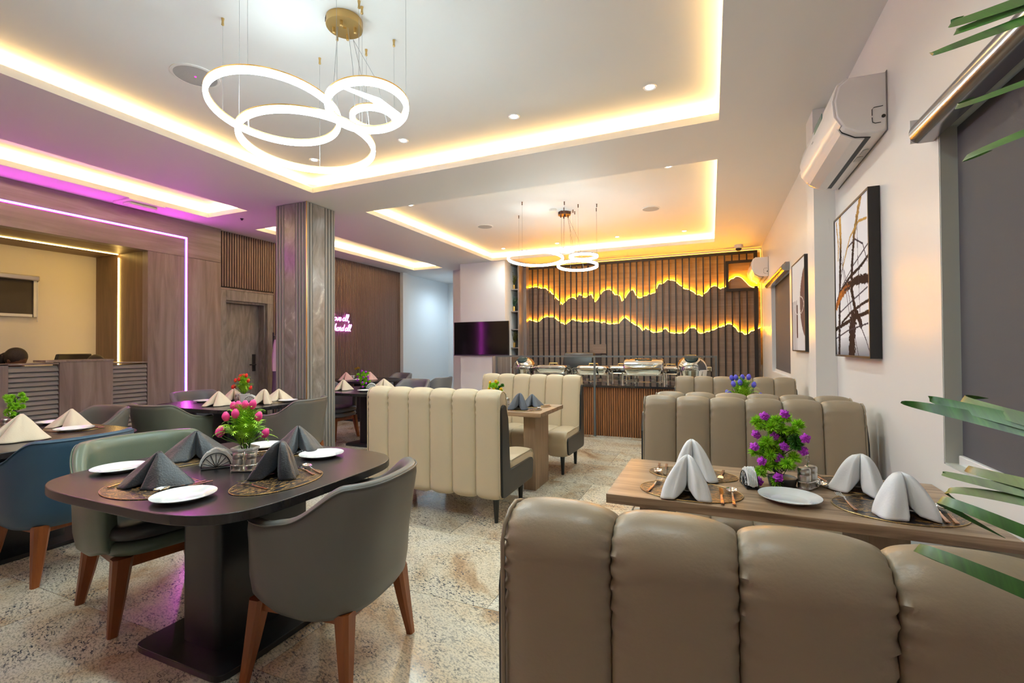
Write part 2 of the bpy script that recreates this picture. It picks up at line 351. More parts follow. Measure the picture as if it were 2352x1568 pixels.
# reception portal (continuous wood wall with opening)
wl=st(empty('wall_left_wood',(0,0,0)))
box('post_panel',M['portal'],wl,LX-.12,LX,3.745,4.735,0,2.645,bevel=.002)
box('header_panel',M['portalH'],wl,LX-.12,LX,-2.55,4.735,2.648,ZC-.002,bevel=.002)
box('niche_side',M['nichewood'],wl,-7.98,LX-.12,3.745,3.78,0,2.70)
box('niche_soffit',wood('niche_walnut_soffit',[(.3,(.13,.078,.05)),(.7,(.24,.155,.10))],(8,.8,8),.45),wl,-7.98,LX-.12,-2.55,3.745,2.648,2.70)
st(box('wall_reception',M['wallCream'],None,-8.15,-7.96,-2.6,3.78,0,2.70))
# LED profiles
def ledstrip(name,pathboxes,mt,parent=None,label=None,cat='light strip'):
    bb=B()
    for b_ in pathboxes: bb.box(*b_)
    o=bb.build(name,mt,parent)
    if label: tag(o,label,cat)
    return o
x=LX+.001
e=empty('led_strip',(0,0,0),label='magenta and white glowing strip outlining the wooden reception portal',cat='light strip')
ledstrip('glowing_core',[(x,x+.008,-2.5,4.235,2.90,2.918),(x,x+.008,4.217,4.235,.70,2.90)],M['pinkled'],e)
ledstrip('magenta_edge',[(x,x+.005,-2.5,4.219,2.892,2.9),(x,x+.005,4.235,4.245,.70,2.918)],M['pinkedge'],e)  # bloom either side of the core, put in as thin coloured glowing bands
ledstrip('blue_edge',[(x,x+.005,-2.5,4.243,2.918,2.924),(x,x+.005,4.207,4.217,.70,2.892)],M['blueedge'],e)
e=empty('led_strip',(0,0,0),label='warm glowing strip running along the soffit of the reception niche',cat='light strip')
ledstrip('diffuser',[(-7.42,-7.40,-2.5,3.73,2.640,2.647)],M['warmled'],e)
e=empty('led_strip',(0,0,0),label='warm glowing vertical strip on the wooden side of the reception niche',cat='light strip')
ledstrip('diffuser',[(-7.425,-7.405,3.737,3.744,0,2.60)],M['warmled'],e)
# reception window & blind
e=st(empty('window_3',(-7.955,2.4,1.77)));box('window_frame',M['slatback'],e,0,.02,-1.2,.72,0,.52);
e=empty('roller_blind',(-7.93,2.4,1.77),label='small brown roller blind with chrome top on the cream reception wall',cat='blind')
box('blind_fabric',mat('blind_brown',(.055,.045,.035),.8,bump=.2,bscale=400),e,0,.003,-1.2,.66,.03,.48);box('bottom_bar',M['white'],e,-.005,.012,-1.2,.66,0,.035);
B().box(0,.05,-1.2,.72,.46,.525).build('cassette',M['steel'],e,bevel=.012);box('side_rail',M['white'],e,0,.02,.67,.70,0,.46)
B().tube([(.02,.705,.45),(.02,.705,-.06)],.006).build('chain',M['white'],e)
# skirting along right wall
st(box('baseboard_right',M['wallW'],None,RX-.012,RX-.001,4.45,BY-.3,0,.1))
# ---------------- pillar ----------------
PX0,PX1,PY0,PY1=-5.06,-4.53,4.25,4.72
pl=empty('pillar',((PX0+PX1)/2,(PY0+PY1)/2,0),label='square pillar clad in grey ribs and marble strips with a gold corner line',cat='pillar')
hx=(PX1-PX0)/2;hy=(PY1-PY0)/2
box('core',M['pillardark'],pl,-hx+.022,hx-.022,-hy+.022,hy-.022,0,ZC-.002)
def face(L,put):
    # along one face: ribs, marble, ribs
    u=0.0;pt=.050
    segs=[('r',.30),('m',.24),('r',1.0)]
    r0=(.33 if L>.5 else .25)*L;m1=.63*L
    k=0
    while u<r0-pt*.5: put('r',u+pt/2,k);u+=pt;k+=1
    put('m',(u+m1)/2,m1-u);u=m1+.002
    while u<L-pt*.7: put('r',u+pt/2,k);u+=pt;k+=1
protoR={}
def putter(ax,sg):
    def put(kind,u,a):
        if kind=='m':
            w=a/2
            if ax=='x': box('marble_strip',M['marble'],pl,-hx+u-w,-hx+u+w,(sg*hy-.013),(sg*hy-.005) if sg>0 else sg*hy+.013,0,ZC-.004) if sg>0 else box('marble_strip',M['marble'],pl,-hx+u-w,-hx+u+w,-hy+.004,-hy+.013,0,ZC-.004)
            else: box('marble_strip',M['marble'],pl,*((hx-.013,hx-.004) if sg>0 else (-hx+.004,-hx+.013)),-hy+u-w,-hy+u+w,0,ZC-.004)
        else:
            if ax not in protoR:
                o=(B().box(-.0175,.0175,-.012,.012,0,ZC-.004) if ax=='x' else B().box(-.012,.012,-.0175,.0175,0,ZC-.004)).build('rib',M['pillarslat'],pl,bevel=.006);protoR[ax]=o
            else: o=rep(protoR[ax],pl,(0,0,0))
            o.location=(-hx+u,sg*(hy-.012),0) if ax=='x' else (sg*(hx-.012),-hy+u,0)
    return put
for ax,sg in (('x',-1),('y',1),('x',1),('y',-1)): face(2*hx if ax=='x' else 2*hy,putter(ax,sg))
box('gold_line',M['gold'],pl,hx-.006,hx+.002,-hy-.002,-hy+.006,0,ZC-.004)
# ---------------- feature wall behind the buffet ----------------
UP=[(-3.65,2.67),(-3.5,2.67),(-3.34,2.64),(-3.2,2.56),(-3.08,2.42),(-2.92,2.26),(-2.8,2.37),(-2.7,2.4),(-2.62,2.36),(-2.56,2.45),(-2.4,2.39),(-2.29,2.45),(-2.21,2.28),(-2.11,2.41),(-2.02,2.51),(-1.9,2.53),(-1.8,2.41),(-1.7,2.39),(-1.66,2.27),(-1.58,2.35),(-1.49,2.48),(-1.44,2.5),(-1.38,2.38),(-1.33,2.33),(-1.21,2.36),(-1.01,2.41),(-.94,2.58),(-.86,2.58),(-.77,2.66),(-.64,2.63),(-.55,2.54),(-.46,2.46),(-.33,2.41),(-.24,2.33),(-.14,2.3),(-.01,2.44),(.08,2.49),(.18,2.42),(.26,2.44),(.33,2.57),(.44,2.64),(.54,2.61),(.63,2.5),(.69,2.44),(.82,2.42)]
LO=[(-3.66,1.97),(-3.46,1.9),(-3.29,2.0),(-3.1,2.0),(-2.98,1.9),(-2.85,1.81),(-2.68,1.93),(-2.47,1.86),(-2.25,1.89),(-2.1,1.86),(-1.89,1.81),(-1.72,1.81),(-1.6,1.95),(-1.49,1.85),(-1.34,1.76),(-1.25,1.66),(-1.19,1.72),(-1.04,1.62),(-.92,1.63),(-.8,1.69),(-.72,1.61),(-.46,1.6),(-.38,1.69),(-.28,1.7),(-.21,1.6),(-.03,1.62),(.14,1.7),(.32,1.76),(.4,1.71),(.47,1.61),(.61,1.56),(.72,1.62),(.84,1.68)]
def rough_line(L,seed):
    r=random.Random(seed);out=[]
    for (a,b),(c,d) in zip(L,L[1:]):
        n=max(2,int((c-a)/.035))
        for i in range(n):
            t=i/n;out.append((a+(c-a)*t,b+(d-b)*t+ (0 if i==0 else r.uniform(-.018,.018))))
    out.append(L[-1]);return out
fw=empty('feature_wall',(0,BY-.01,0),label='backlit mountain skyline feature wall of brown boards and black upright battens',cat='wall panel')
boardB=wood('feature_board_back',[(.3,(.30,.17,.05)),(.55,(.42,.26,.09)),(.8,(.52,.35,.14))],(1.0,5,16),.5,dist=.8)
boardM=wood('feature_board',[(.3,(.15,.105,.08)),(.7,(.22,.165,.13))],(1.2,5,22),.5,dist=.6)
XL,XR=-3.70,.80
bh=.25;z=1.0
while z<3.05:
    box('board',boardB,fw,XL,.868,-.03,-.005,z+.001,min(z+bh,3.07)-.001);z+=bh
UPr=rough_line([(XL,2.67)]+UP[1:],3);LOr=rough_line([(XL,1.97)]+LO[1:],4)
def silhouette(name,L,y0,y1,zb):
    bb=B();n=len(L)
    R=[[(x,y0,zb),(x,y1,zb),(x,y1,z),(x,y0,z)] for x,z in L]
    return bb.rings(R).build(name,boardM,fw)
silhouette('ridge_board',UPr,-.062,-.050,1.2);silhouette('ridge_board',LOr,-.094,-.082,0.0)
def ledline(L,y,r):
    B().tube([(x,y,z+.003) for x,z in L],r,n=6).build('amber_led',M['ridgeled'],fw)
ledline(UPr,-.043,.0058);ledline(LOr,-.075,.0058)
bt=B().box(-.012,.012,-.125,-.095,0,3.045).build('batten',M['blackframe'],fw,loc=(-3.58,0,0))
nb=36;xs=[-3.58+i*(4.33/(nb-1)) for i in range(nb)]
for xx in xs[1:]:
    if xx>.30 and xx<.76:
        # interrupted by the square frame near the air conditioner
        if 'ub' not in globals():
            ub=B().box(-.012,.012,-.125,-.095,2.93,3.045).build('batten',M['blackframe'],fw,loc=(xx,0,0));lb=B().box(-.012,.012,-.125,-.095,0,2.40).build('batten',M['blackframe'],fw,loc=(xx,0,0))
        else: rep(ub,fw,(xx,0,0));rep(lb,fw,(xx,0,0))
    else: rep(bt,fw,(xx,0,0))
box('frame_rail',M['blackframe'],fw,XL-.06,XR,-.135,-.094,3.045,3.095);box('frame_stile',M['blackframe'],fw,XL-.06,XL,-.135,-.0,0,3.045);box('frame_stile',M['blackframe'],fw,XR-.055,XR,-.135,-.094,0,2.44)
box('frame_stile',M['blackframe'],fw,XR-.055,XR,-.135,-.094,2.90,3.045)
f=B();f.box(.27,.32,-.137,-.094,2.36,2.93);f.box(.32,XR-.055,-.137,-.094,2.36,2.41);f.box(.32,XR-.055,-.137,-.094,2.88,2.93);f.build('square_frame',M['blackframe'],fw)
box('edge_led',M['edgeled'],fw,XL,.86,-.05,-.04,3.11,3.12);box('edge_led',M['edgeled'],fw,.852,.86,-.08,-.05,1.68,3.11)
box('switch_cover',boardM,fw,-2.24,-1.97,-.15,-.126,1.21,1.40);
box('cable_cover',M['slatback'],fw,-2.22,-2.08,-.14,-.126,.9,1.21)
# plant shelf bay
sh=empty('display_shelf',(-3.86,9.38,0),label='tall narrow walnut display shelf between the television wall and the feature wall',cat='shelf')
shw=wood('shelf_walnut',[(.3,(.11,.08,.065)),(.7,(.18,.135,.11))],(10,10,1),.45)
box('side_panel',shw,sh,-.195,-.175,-.22,.3,0,3.1);box('side_panel',M['portal'],sh,.10,.13,-.22,.3,0,3.1);box('side_panel',M['portal'],sh,.13,.20,.02,.18,0,3.1)
box('back_panel',shw,sh,-.175,.10,.28,.3,0,3.1)
for zz in (.5,.92,1.335,1.725,2.11,2.58): box('shelf_board',M['portal'],sh,-.174,.099,-.215,.28,zz-.011,zz+.011)
box('top_panel',shw,sh,-.195,.2,-.22,.3,3.1,3.125)
# television
tv=empty('television',(-4.465,8.86,1.535),label='wide black flat television on the pale wall left of the shelf',cat='television')
box('housing',M['black'],tv,-.645,.645,-.06,-.015,-.36,.36,bevel=.008);box('screen',M['screen'],tv,-.635,.635,-.064,-.061,-.335,.35)
box('lower_bezel',mat('bezel_violet',(.03,.025,.05),.3),tv,-.645,.645,-.066,-.058,-.36,-.338);box('wall_bracket',M['black'],tv,-.2,.2,-.02,-.001,-.2,.2);box('sensor_tab',M['steel'],tv,-.03,.03,-.068,-.060,-.372,-.362)
# ---------------- reception ----------------
rd=empty('reception_desk',(LX,0,0),label='walnut reception desk with grey louvred panels under the lit niche',cat='desk')
def louvre(y0,y1,ztop):
    box('louvre_frame',M['louvre'],rd,-.10,-.035,y0,y1,0,ztop-.03)
    p=.052;z=.02;o=None
    while z<ztop-.05:
        if o is None:
            o=B().rings([[(-.035,yy,0),(-.034,yy,p*.9),(-.022,yy,p*.85),(-.002,yy,p*.2),(-.004,yy,0)] for yy in (y0+.003,y1-.003)]).build('louvre_slat',M['louvre'],rd,loc=(0,0,z))
        else: rep(o,rd,(0,0,z))
        z+=p
louvre(3.36,3.742,1.19);louvre(2.43,2.845,1.205)
box('desk_panel',M['portal'],rd,-.05,.015,2.845,3.355,0,1.212,bevel=.003);box('work_surface',M['nichewood'],rd,-.42,-.105,-2.5,3.74,.68,.70);box('desk_panel',M['portal'],rd,-.10,0,-2.5,2.43,0,1.20)
box('desk_top',M['portal'],rd,-.25,.02,2.72,3.36,1.213,1.236);box('counter_top',M['portal'],rd,-.25,.0,-2.5,2.843,1.19,1.206);box('counter_top',M['portal'],rd,-.4,.0,3.358,3.744,1.178,1.192)
# office chair
oc=empty('office_chair',(-7.36,3.34,0),-PI/2+.15,label='black office chair showing its backrest top above the walnut desk',cat='chair')
bb=B();R=[]
for i in range(9):
    t=i/8;zz=.62+t*.68;w=.205*(1-.10*t**6);yy=-.20-.05*math.sin(t*PI)
    R.append([(x_*w,yy+(.03 if k==0 else -.03)+.03*(x_**2),zz) for k,xs_ in ((0,[-1,-.5,0,.5,1]),(1,[1,.5,0,-.5,-1])) for x_ in xs_])
bb.rings(R).build('backrest',mat('office_leather',(.025,.022,.022),.35),oc,smooth=60,bevel=.012)
B().prism(sell(.24,.24,4,24),.40,.455).build('seat',M['black'],oc,smooth=40,bevel=.02);B().tube([(0,0,.08),(0,0,.40)],.025).build('gas_post',M['steel'],oc)
bb=B()
for k in range(5):
    a=k*2*PI/5;bb.tube([(0,0,.10),(.28*math.cos(a),.28*math.sin(a),.06)],[.03,.018])
bb.build('star_base',M['black'],oc)
bb=B()
for k in range(5):
    a=k*2*PI/5;bb.lathe([(.025,0),(.03,.02),(.03,.04),(.02,.06)],8,(.28*math.cos(a),.28*math.sin(a),0))
bb.build('casters',M['black'],oc)
B().tube([(0,0,.40),(0,-.27,.46),(0,-.27,.75)],.018).build('back_bracket',M['black'],oc)
copy_tree(oc,loc=(-7.50,2.50,0),rz=-PI/2+.5,label='low black office chair under the dark haired person at the left of the desk',sc=(1,1,.78))
# receptionists seated behind the desk
def person(loc,rz,label,headdrop,bend):
    e=empty('person',loc,rz,label=label,cat='person')
    me=bpy.data.meshes.new('body');J=[(0,0,.50),(0,.02,.72),(0,.06+bend*.3,.92),(0,.08+bend*.5,.985),(0,.10+bend*.8,1.03),
       (.17,.06+bend*.3,.91),(.22,.14,.66),(.12,.36,.72),(-.17,.06+bend*.3,.91),(-.22,.14,.66),(-.12,.36,.72),
       (.10,.08,.48),(.12,.45,.48),(.12,.45,.08),(.12,.56,.04),(-.10,.08,.48),(-.12,.45,.48),(-.12,.45,.08),(-.12,.56,.04)]
    E_=[(0,1),(1,2),(2,3),(3,4),(2,5),(5,6),(6,7),(2,8),(8,9),(9,10),(0,11),(11,12),(12,13),(13,14),(0,15),(15,16),(16,17),(17,18)]
    Rr=[.15,.13,.12,.06,.05,.06,.042,.028,.06,.042,.028,.09,.07,.045,.035,.09,.07,.045,.035]
    me.from_pydata(J,E_,[]);o=bpy.data.objects.new('body',me);C.objects.link(o);o.parent=e;me.materials.append(M['cloth'])
    md=o.modifiers.new('skin','SKIN')
    for v,r_ in zip(me.skin_vertices[0].data,Rr): v.radius=(r_,r_*.85,)
    me.skin_vertices[0].data[0].use_root=True
    s_=o.modifiers.new('sub','SUBSURF');s_.levels=1;s_.render_levels=2
    hc=Vector((0,.10+bend,1.03+headdrop))
    def ell(c,rx,ry,rz_,n=20,m=14,fn=None):
        R=[]
        for i in range(m+1):
            ph=-PI/2+PI*i/m;R.append([])
            for j in range(n):
                th=2*PI*j/n;p=Vector((rx*math.cos(ph)*math.cos(th),ry*math.cos(ph)*math.sin(th),rz_*math.sin(ph)))
                if fn:p=fn(p)
                R[-1].append(tuple(c+p))
        return B().rings(R)
    def shape(p):
        k=1-.22*max(0,-p.z/.12);return Vector((p.x*k,p.y*(k if p.y<0 else 1-.12*max(0,-p.z/.12)),p.z))
    tilt=.55
    def tl(p): 
        p=shape(p);y_,z_=p.y,p.z;return Vector((p.x,y_*math.cos(-tilt)-z_*math.sin(-tilt),y_*math.sin(-tilt)+z_*math.cos(-tilt)))
    hd=ell(hc,.075,.095,.118,fn=tl).build('head',M['skin'],e,smooth=180)
    def tr(x_,y_,z_): return hc+Vector((x_,y_*math.cos(-tilt)-z_*math.sin(-tilt),y_*math.sin(-tilt)+z_*math.cos(-tilt)))
    for sg in(-1,1):
        ell(tr(sg*.030,.086,.0),.012,.008,.008,10,8).build('eye',M['porcelain'],hd,smooth=180)
        ell(tr(sg*.076,.0,-.01),.010,.018,.028,10,8).build('ear',M['skin'],hd,smooth=180)
    ell(tr(0,.102,-.025),.013,.016,.024,10,8).build('nose',M['skin'],hd,smooth=180)
    ell(tr(0,.092,-.065),.026,.008,.008,10,8).build('mouth',mat('lips',(.22,.05,.05),.5),hd,smooth=180)
    def hfn(p):
        y_,z_=p.y,p.z;return Vector((p.x,y_*math.cos(-tilt)-z_*math.sin(-tilt),y_*math.sin(-tilt)+z_*math.cos(-tilt)))
    h=ell(tr(0,-.020,.030),.088,.105,.108,fn=hfn).build('hair',M['hair'],e,smooth=180)
    ell(tr(0,-.10,-.05),.07,.06,.09,fn=hfn).build('hair',M['hair'],e,smooth=180)
    for sg in(-1,1):   # hands with five fingers resting on the desk
        hb=B();hx_=sg*.12
        hb.tube([(hx_,.36,.72),(hx_,.40,.722),(hx_,.45,.715)],[.026,.036,.030],8)
        for k in range(4):
            fx=hx_+(k-1.5)*.017;L=.07-.008*abs(k-1.4);hb.tube([(fx,.44,.715),(fx,.44+L*.5,.722),(fx,.44+L,.708)],[.0085,.008,.006],6)
        hb.tube([(hx_-sg*.025,.40,.715),(hx_-sg*.045,.44,.715),(hx_-sg*.045,.465,.71)],[.011,.009,.007],6)
        hb.build('hand',M['skin'],e,smooth=180)
    return e
person((-7.42,2.55,0),-PI/2+.5,'dark haired person seated low behind the left end of the reception desk, head bowed',.21,.12)
person((-7.36,3.37,0),-PI/2,'person behind the raised walnut desk block, only dark hair in front of the office chair',.12,.10)
# ---------------- buffet counter ----------------
CY=7.06;CX0,CX1=-3.36,.02
bc=empty('buffet_counter',((CX0+CX1)/2,CY,0),label='long ribbed brown buffet counter with a black polished top',cat='counter');hw=(CX1-CX0)/2
box('cabinet',M['slatback'],bc,-hw,hw,.02,.80,0,.735);box('counter_top',M['granitetop'],bc,-hw-.03,hw+.03,-.05,.84,.735,.765,bevel=.004)
pp=.0335;o=B().box(-.0125,.0125,-.006,.02,0.0,.733).build('rib',M['counterwood'],bc,loc=(-hw+.015,0,0),bevel=.003)
x=-hw+.015+pp
while x<hw-.01: rep(o,bc,(x,0,0));x+=pp
e=empty('end_panel',((CX0+CX1)/2-hw-.04,CY,0),label='dark wooden end panel at the left of the buffet under the television',cat='panel');box('panel_board',M['portal'],e,0,.02,.06,.8,0,1.2);box('panel_board',M['nichewood'],e,.02,.26,.85,.865,0,1.2)
sg_=empty('sneeze_guard',((CX0+CX1)/2,CY-.03,0),label='grey metal rail frame with clear glass standing along the buffet counter',cat='guard')
gm=mat('rail_grey',(.16,.18,.19),.35,.6)
box('top_rail',gm,sg_,-hw+.09,hw+.06,-.055,-.025,1.19,1.215)
for xx in (-hw+.105,0.05,hw+.045): box('post',gm,sg_,xx-.014,xx+.014,-.055,-.027,.765 if xx!=.05 else 0.0,1.19)
box('glass_pane',M['glass'],sg_,-hw+.12,hw+.03,-.043,-.039,.86,1.188)
# chafing dishes
def chafer_rect(x,y,z,label,lid='closed',w=.56,dp=.36,rz=0,sc=1):
    e=empty('chafing_dish',(x,y,z),rz,label=label,cat='chafing dish',group='chafing dishes on the buffet');e.scale=(sc,)*3;a=w/2;b=dp/2
    for sx in(-1,1):
        for sy in(-1,1): B().tube([(sx*(a+.01),sy*b,0),(sx*(a+.01),sy*b,.10),(sx*(a+.005),sy*b*.98,.20)],[.018,.014,.016]).build('leg',M['chrome'],e,smooth=60)
    B().box(-a,a,-b,b,.15,.165).build('stand_frame',M['chrome'],e,bevel=.004)
    pan=B().rings([[(x_,y_,zz) for x_,y_ in sell(a*k,b*k,8,32)] for k,zz in ((.93,.165),(.95,.17),(1.0,.235),(1.03,.238),(1.03,.245))]).build('water_pan',M['chrome'],e,smooth=40)
    box('lower_shelf',M['steel'],e,-a,a,-.05,.05,.04,.048)
    for sx in(-.4,.4):
        B().lathe([(.035,.048),(.038,.052),(.038,.09),(.03,.095),(.012,.095)],16,(sx*a,0,0)).build('burner',M['steel'],e,smooth=50)
    n=14
    def lidr(ang):
        R=[]
        for i in range(n+1):
            t=PI*i/n;R.append((b*1.0*math.cos(t),.15*math.sin(t)**.6))
        return R
    if lid=='closed' or lid=='open':
        sec=lidr(0);bb=B();rr=[]
        for k,s_ in ((-1.0,.86),(-.97,.96),(-.9,1.0),(.9,1.0),(.97,.96),(1.0,.86)):
            rr.append([(k*a,yy*s_,zz*s_) for yy,zz in sec])
        bb.rings(rr,close=True)
        l=bb.build('roll_top_lid',M['chrome'] if lid=='closed' else M['black'],e,smooth=50)
        if lid=='closed': l.location=(0,0,.247)
        else: l.location=(0,.16,.30);l.rotation_euler=(1.25,0,0)
        if lid=='closed':
            B().rings([[(x_,-b*math.cos(t)-.008,.247+.15*math.sin(t)**.6+.007) for t in [PI*.30+PI*.17*i/6 for i in range(7)]]+[(x_,-b*math.cos(t)*.97,.240+.15*math.sin(t)**.6) for t in [PI*.47-PI*.17*i/6 for i in range(7)]] for x_ in (-a*.42,a*.42)]).build('lid_window',mat('smoked_glass',(.03,.05,.045),.05),e)
            B().tube([(-a*.5,-b-.02,.26),(-a*.5,-b-.05,.275),(a*.5,-b-.05,.275),(a*.5,-b-.02,.26)],.008).build('lid_handle',M['chrome'],e,smooth=60)
            B().rings([[(x_,-b*s_,zz) for x_ in (-a*.9,a*.9) ] + [(x_,-b*s_-.006,zz) for x_ in (a*.9,-a*.9)] for s_,zz in ((1.02,.25),(1.02,.262))]).build('lid_trim',M['gold'],e)
    elif lid=='flat':
        B().rings([[(x_,y_,zz) for x_,y_ in sell(a*k,b*k,8,32)] for k,zz in ((1.0,.246),(1.0,.258),(.9,.285),(.86,.29))]).build('lid',M['chrome'],e,smooth=35)
        B().tube([(-.07,0,.29),(-.07,0,.32),(.07,0,.32),(.07,0,.29)],.008).build('lid_handle',M['gold'],e,smooth=60)
    return e
def chafer_round(x,y,z,label,sc=1):
    e=empty('chafing_dish',(x,y,z),0,label=label,cat='chafing dish',group='chafing dishes on the buffet');e.scale=(sc,)*3;r=.20
    for k in range(4):
        a=PI/4+k*PI/2;B().tube([(r*.98*math.cos(a),r*.98*math.sin(a),0),(r*.95*math.cos(a),r*.95*math.sin(a),.2)],[.016,.013]).build('leg',M['chrome'],e,smooth=60)
    B().lathe([(.10,.13),(r*.95,.14),(r,.21),(r+.02,.215),(r+.02,.225),(r-.01,.226)],40).build('water_pan',M['chrome'],e,smooth=40)
    prof=[(r*1.0*math.cos(t),.227+.19*math.sin(t)) for t in [PI/2*i/12 for i in range(12)]]+[(.004,.417)]
    ld=B().lathe(prof,40).build('dome_lid',M['chrome'],e,smooth=60)
    B().lathe([(.004,.0),(.075,.0),(.085,-.008),(.09,-.02)][::-1],28).build('lid_window',mat('smoked_glass_round',(.03,.05,.05),.05),e,smooth=60,loc=(0,-.118,.393)).rotation_euler=(.62,0,0)
    B().tube([(-.08,-r-.01,.24),(-.07,-r-.045,.25),(.07,-r-.045,.25),(.08,-r-.01,.24)],.008).build('lid_handle',M['chrome'],e,smooth=60)
    B().lathe([(.035,.0),(.038,.04),(.012,.05)],14).build('burner',M['steel'],e,smooth=50,loc=(0,0,.03))
    B().lathe([(.11,.02),(.11,.03),(.02,.03)],20).build('burner_tray',M['steel'],e)
    box('hinge',M['chrome'],e,r-.01,r+.05,-.03,.03,.2,.26,bevel=.004)
    return e
ZT=.765
chafer_round(-2.94,7.46,ZT,'round dome chafing dish at the left end of the buffet')
chafer_rect(-2.38,7.32,ZT,'low flat lidded rectangular chafing dish just right of the left dome','flat',w=.52)
chafer_rect(-2.08,7.70,ZT,'rectangular chafing dish with its dark lid rolled open','open',w=.52)
chafer_rect(-1.70,7.26,ZT,'low flat lidded rectangular chafing dish beside the open lid','flat',w=.50)
chafer_rect(-.93,7.30,ZT,'large chrome roll top rectangular chafing dish with a window in its lid','closed',w=.58)
chafer_rect(-1.33,7.72,ZT,'small chafing dish in the back row left of the large roll top','flat',w=.44,sc=.95)
chafer_rect(-.58,7.74,ZT,'small chafing dish in the back row right of the large roll top','flat',w=.3,sc=.95)
chafer_round(-.26,7.36,ZT,'round dome chafing dish at the right end of the buffet',1.08)
# ---------------- air conditioners ----------------
def ac(loc,label,L=1.0):
    e=empty('air_conditioner',loc,0,label=label,cat='air conditioner')   # local: wall at x=0, body to -x, near end y=0
    pr=[(0,.0),(0,.31),(-.17,.315),(-.215,.28),(-.235,.20),(-.225,.11),(-.19,.045),(-.13,.008),(-.05,-.005)]
    B().rings([[(px,yy,pz) for px,pz in pr] for yy in (0,L)]).build('body',M['ac'],e,smooth=45,bevel=.008)
    fp=[(-.175,.322),(-.222,.292),(-.247,.20),(-.238,.115),(-.205,.06),(-.195,.066),(-.225,.12),(-.233,.20),(-.21,.285),(-.172,.312)]
    B().rings([[(px,yy,pz) for px,pz in fp] for yy in (.01,L-.01)]).build('front_panel',M['ac'],e,smooth=45,bevel=.003)
    B().rings([[(-.222,yy,.100),(-.216,yy,.110),(-.055,yy,.004),(-.06,yy,-.0075),(-.13,yy,.003),(-.19,yy,.040)] for yy in (.06,L-.06)]).build('air_outlet',M['black'],e)
    v=B().rings([[(-.212,yy,.070),(-.205,yy,.076),(-.085,yy,-.006),(-.092,yy,-.014),(-.14,yy,.000),(-.195,yy,.036)] for yy in (.065,L-.065)]).build('louvre_flap',M['ac'],e)
    box('display_window',mat('display_teal',(.05,.16,.14),.15),e,-.2395,-.236,.30,.52,.215,.27).rotation_euler=(0,0,0)
    box('brand_mark',M['pillardark'],e,-.2465,-.2455,.52,.56,.185,.19)
    s_=B();s_.tube([(-.02,-.002,.13),(-.06,-.002,.128),(-.068,-.002,.118),(-.068,-.002,.085)],.0018,6);s_.tube([(-.068,-.002,.075),(-.066,-.002,.05),(-.055,-.002,.043),(-.03,-.002,.043)],.0018,6);s_.build('knockout_outline',M['black'],e)
    B().tube([(-.018,-.004,.075),(-.018,.004,.075)],.009,12).build('screw_hole',M['black'],e)
    box('back_plate',M['louvre'],e,-.004,-.0005,-.004,L+.004,-.004,.315)
    lb=B().box(-.045,-.02,.25,.33,-.0075,-.0055);lb.box(-.05,-.018,.36,.44,-.0075,-.0055);lb.build('rating_label',mat('label_grey',(.5,.5,.48),.5),e)
    return e
ac((RX,3.04,2.49),'large white split air conditioner high on the wall between painting and near window',1.02)
ac((RX,8.57,2.48),'small looking white air conditioner in the far right corner over the skyline wall',1.0)
# ---------------- paintings (flat printed canvases) ----------------
def painting(loc,L,H,label,fn,nx,nz,depth=.05,fr=.012):
    e=empty('framed_painting',loc,0,label=label,cat='painting')
    me=bpy.data.meshes.new('canvas');v=[];f=[]
    for j in range(nz+1):
        for i in range(nx+1): v.append((-depth-.001,L*i/nx,H*j/nz))
    for j in range(nz):
        for i in range(nx): a=j*(nx+1)+i;f.append((a,a+nx+1,a+nx+2,a+1))
    me.from_pydata(v,[],f);ca=me.color_attributes.new('print','FLOAT_COLOR','POINT');k=0
    for j in range(nz+1):
        for i in range(nx+1): ca.data[k].color=(*fn(1-i/nx,j/nz),1);k+=1   # u runs left to right as seen
    m=mat('canvas_print',(1,1,1),.85,spec=.12);n,l,b=nodes(m);at=n.new('ShaderNodeVertexColor');at.layer_name='print';l.new(at.outputs[0],b.inputs['Base Color'])
    me.materials.append(m);o=bpy.data.objects.new('canvas',me);C.objects.link(o);o.parent=e
    fb=B();fb.box(-depth-.006,-.001,-fr,0,-fr,H+fr);fb.box(-depth-.006,-.001,L,L+fr,-fr,H+fr);fb.box(-depth-.006,-.001,0,L,-fr,0);fb.box(-depth-.006,-.001,0,L,H,H+fr);fb.box(-.03,-.001,0,L,0,H)
    fb.build('frame',M['black'],e);return e
def seg(p,a,b):
    ax,az=a;bx,bz=b;dx,dz=bx-ax,bz-az;t=max(0,min(1,((p[0]-ax)*dx+(p[1]-az)*dz)/(dx*dx+dz*dz+1e-9)));return math.hypot(p[0]-ax-dx*t,(p[1]-az-dz*t)),t
def mixc(a,b,t): return tuple(x+(y-x)*t for x,y in zip(a,b))
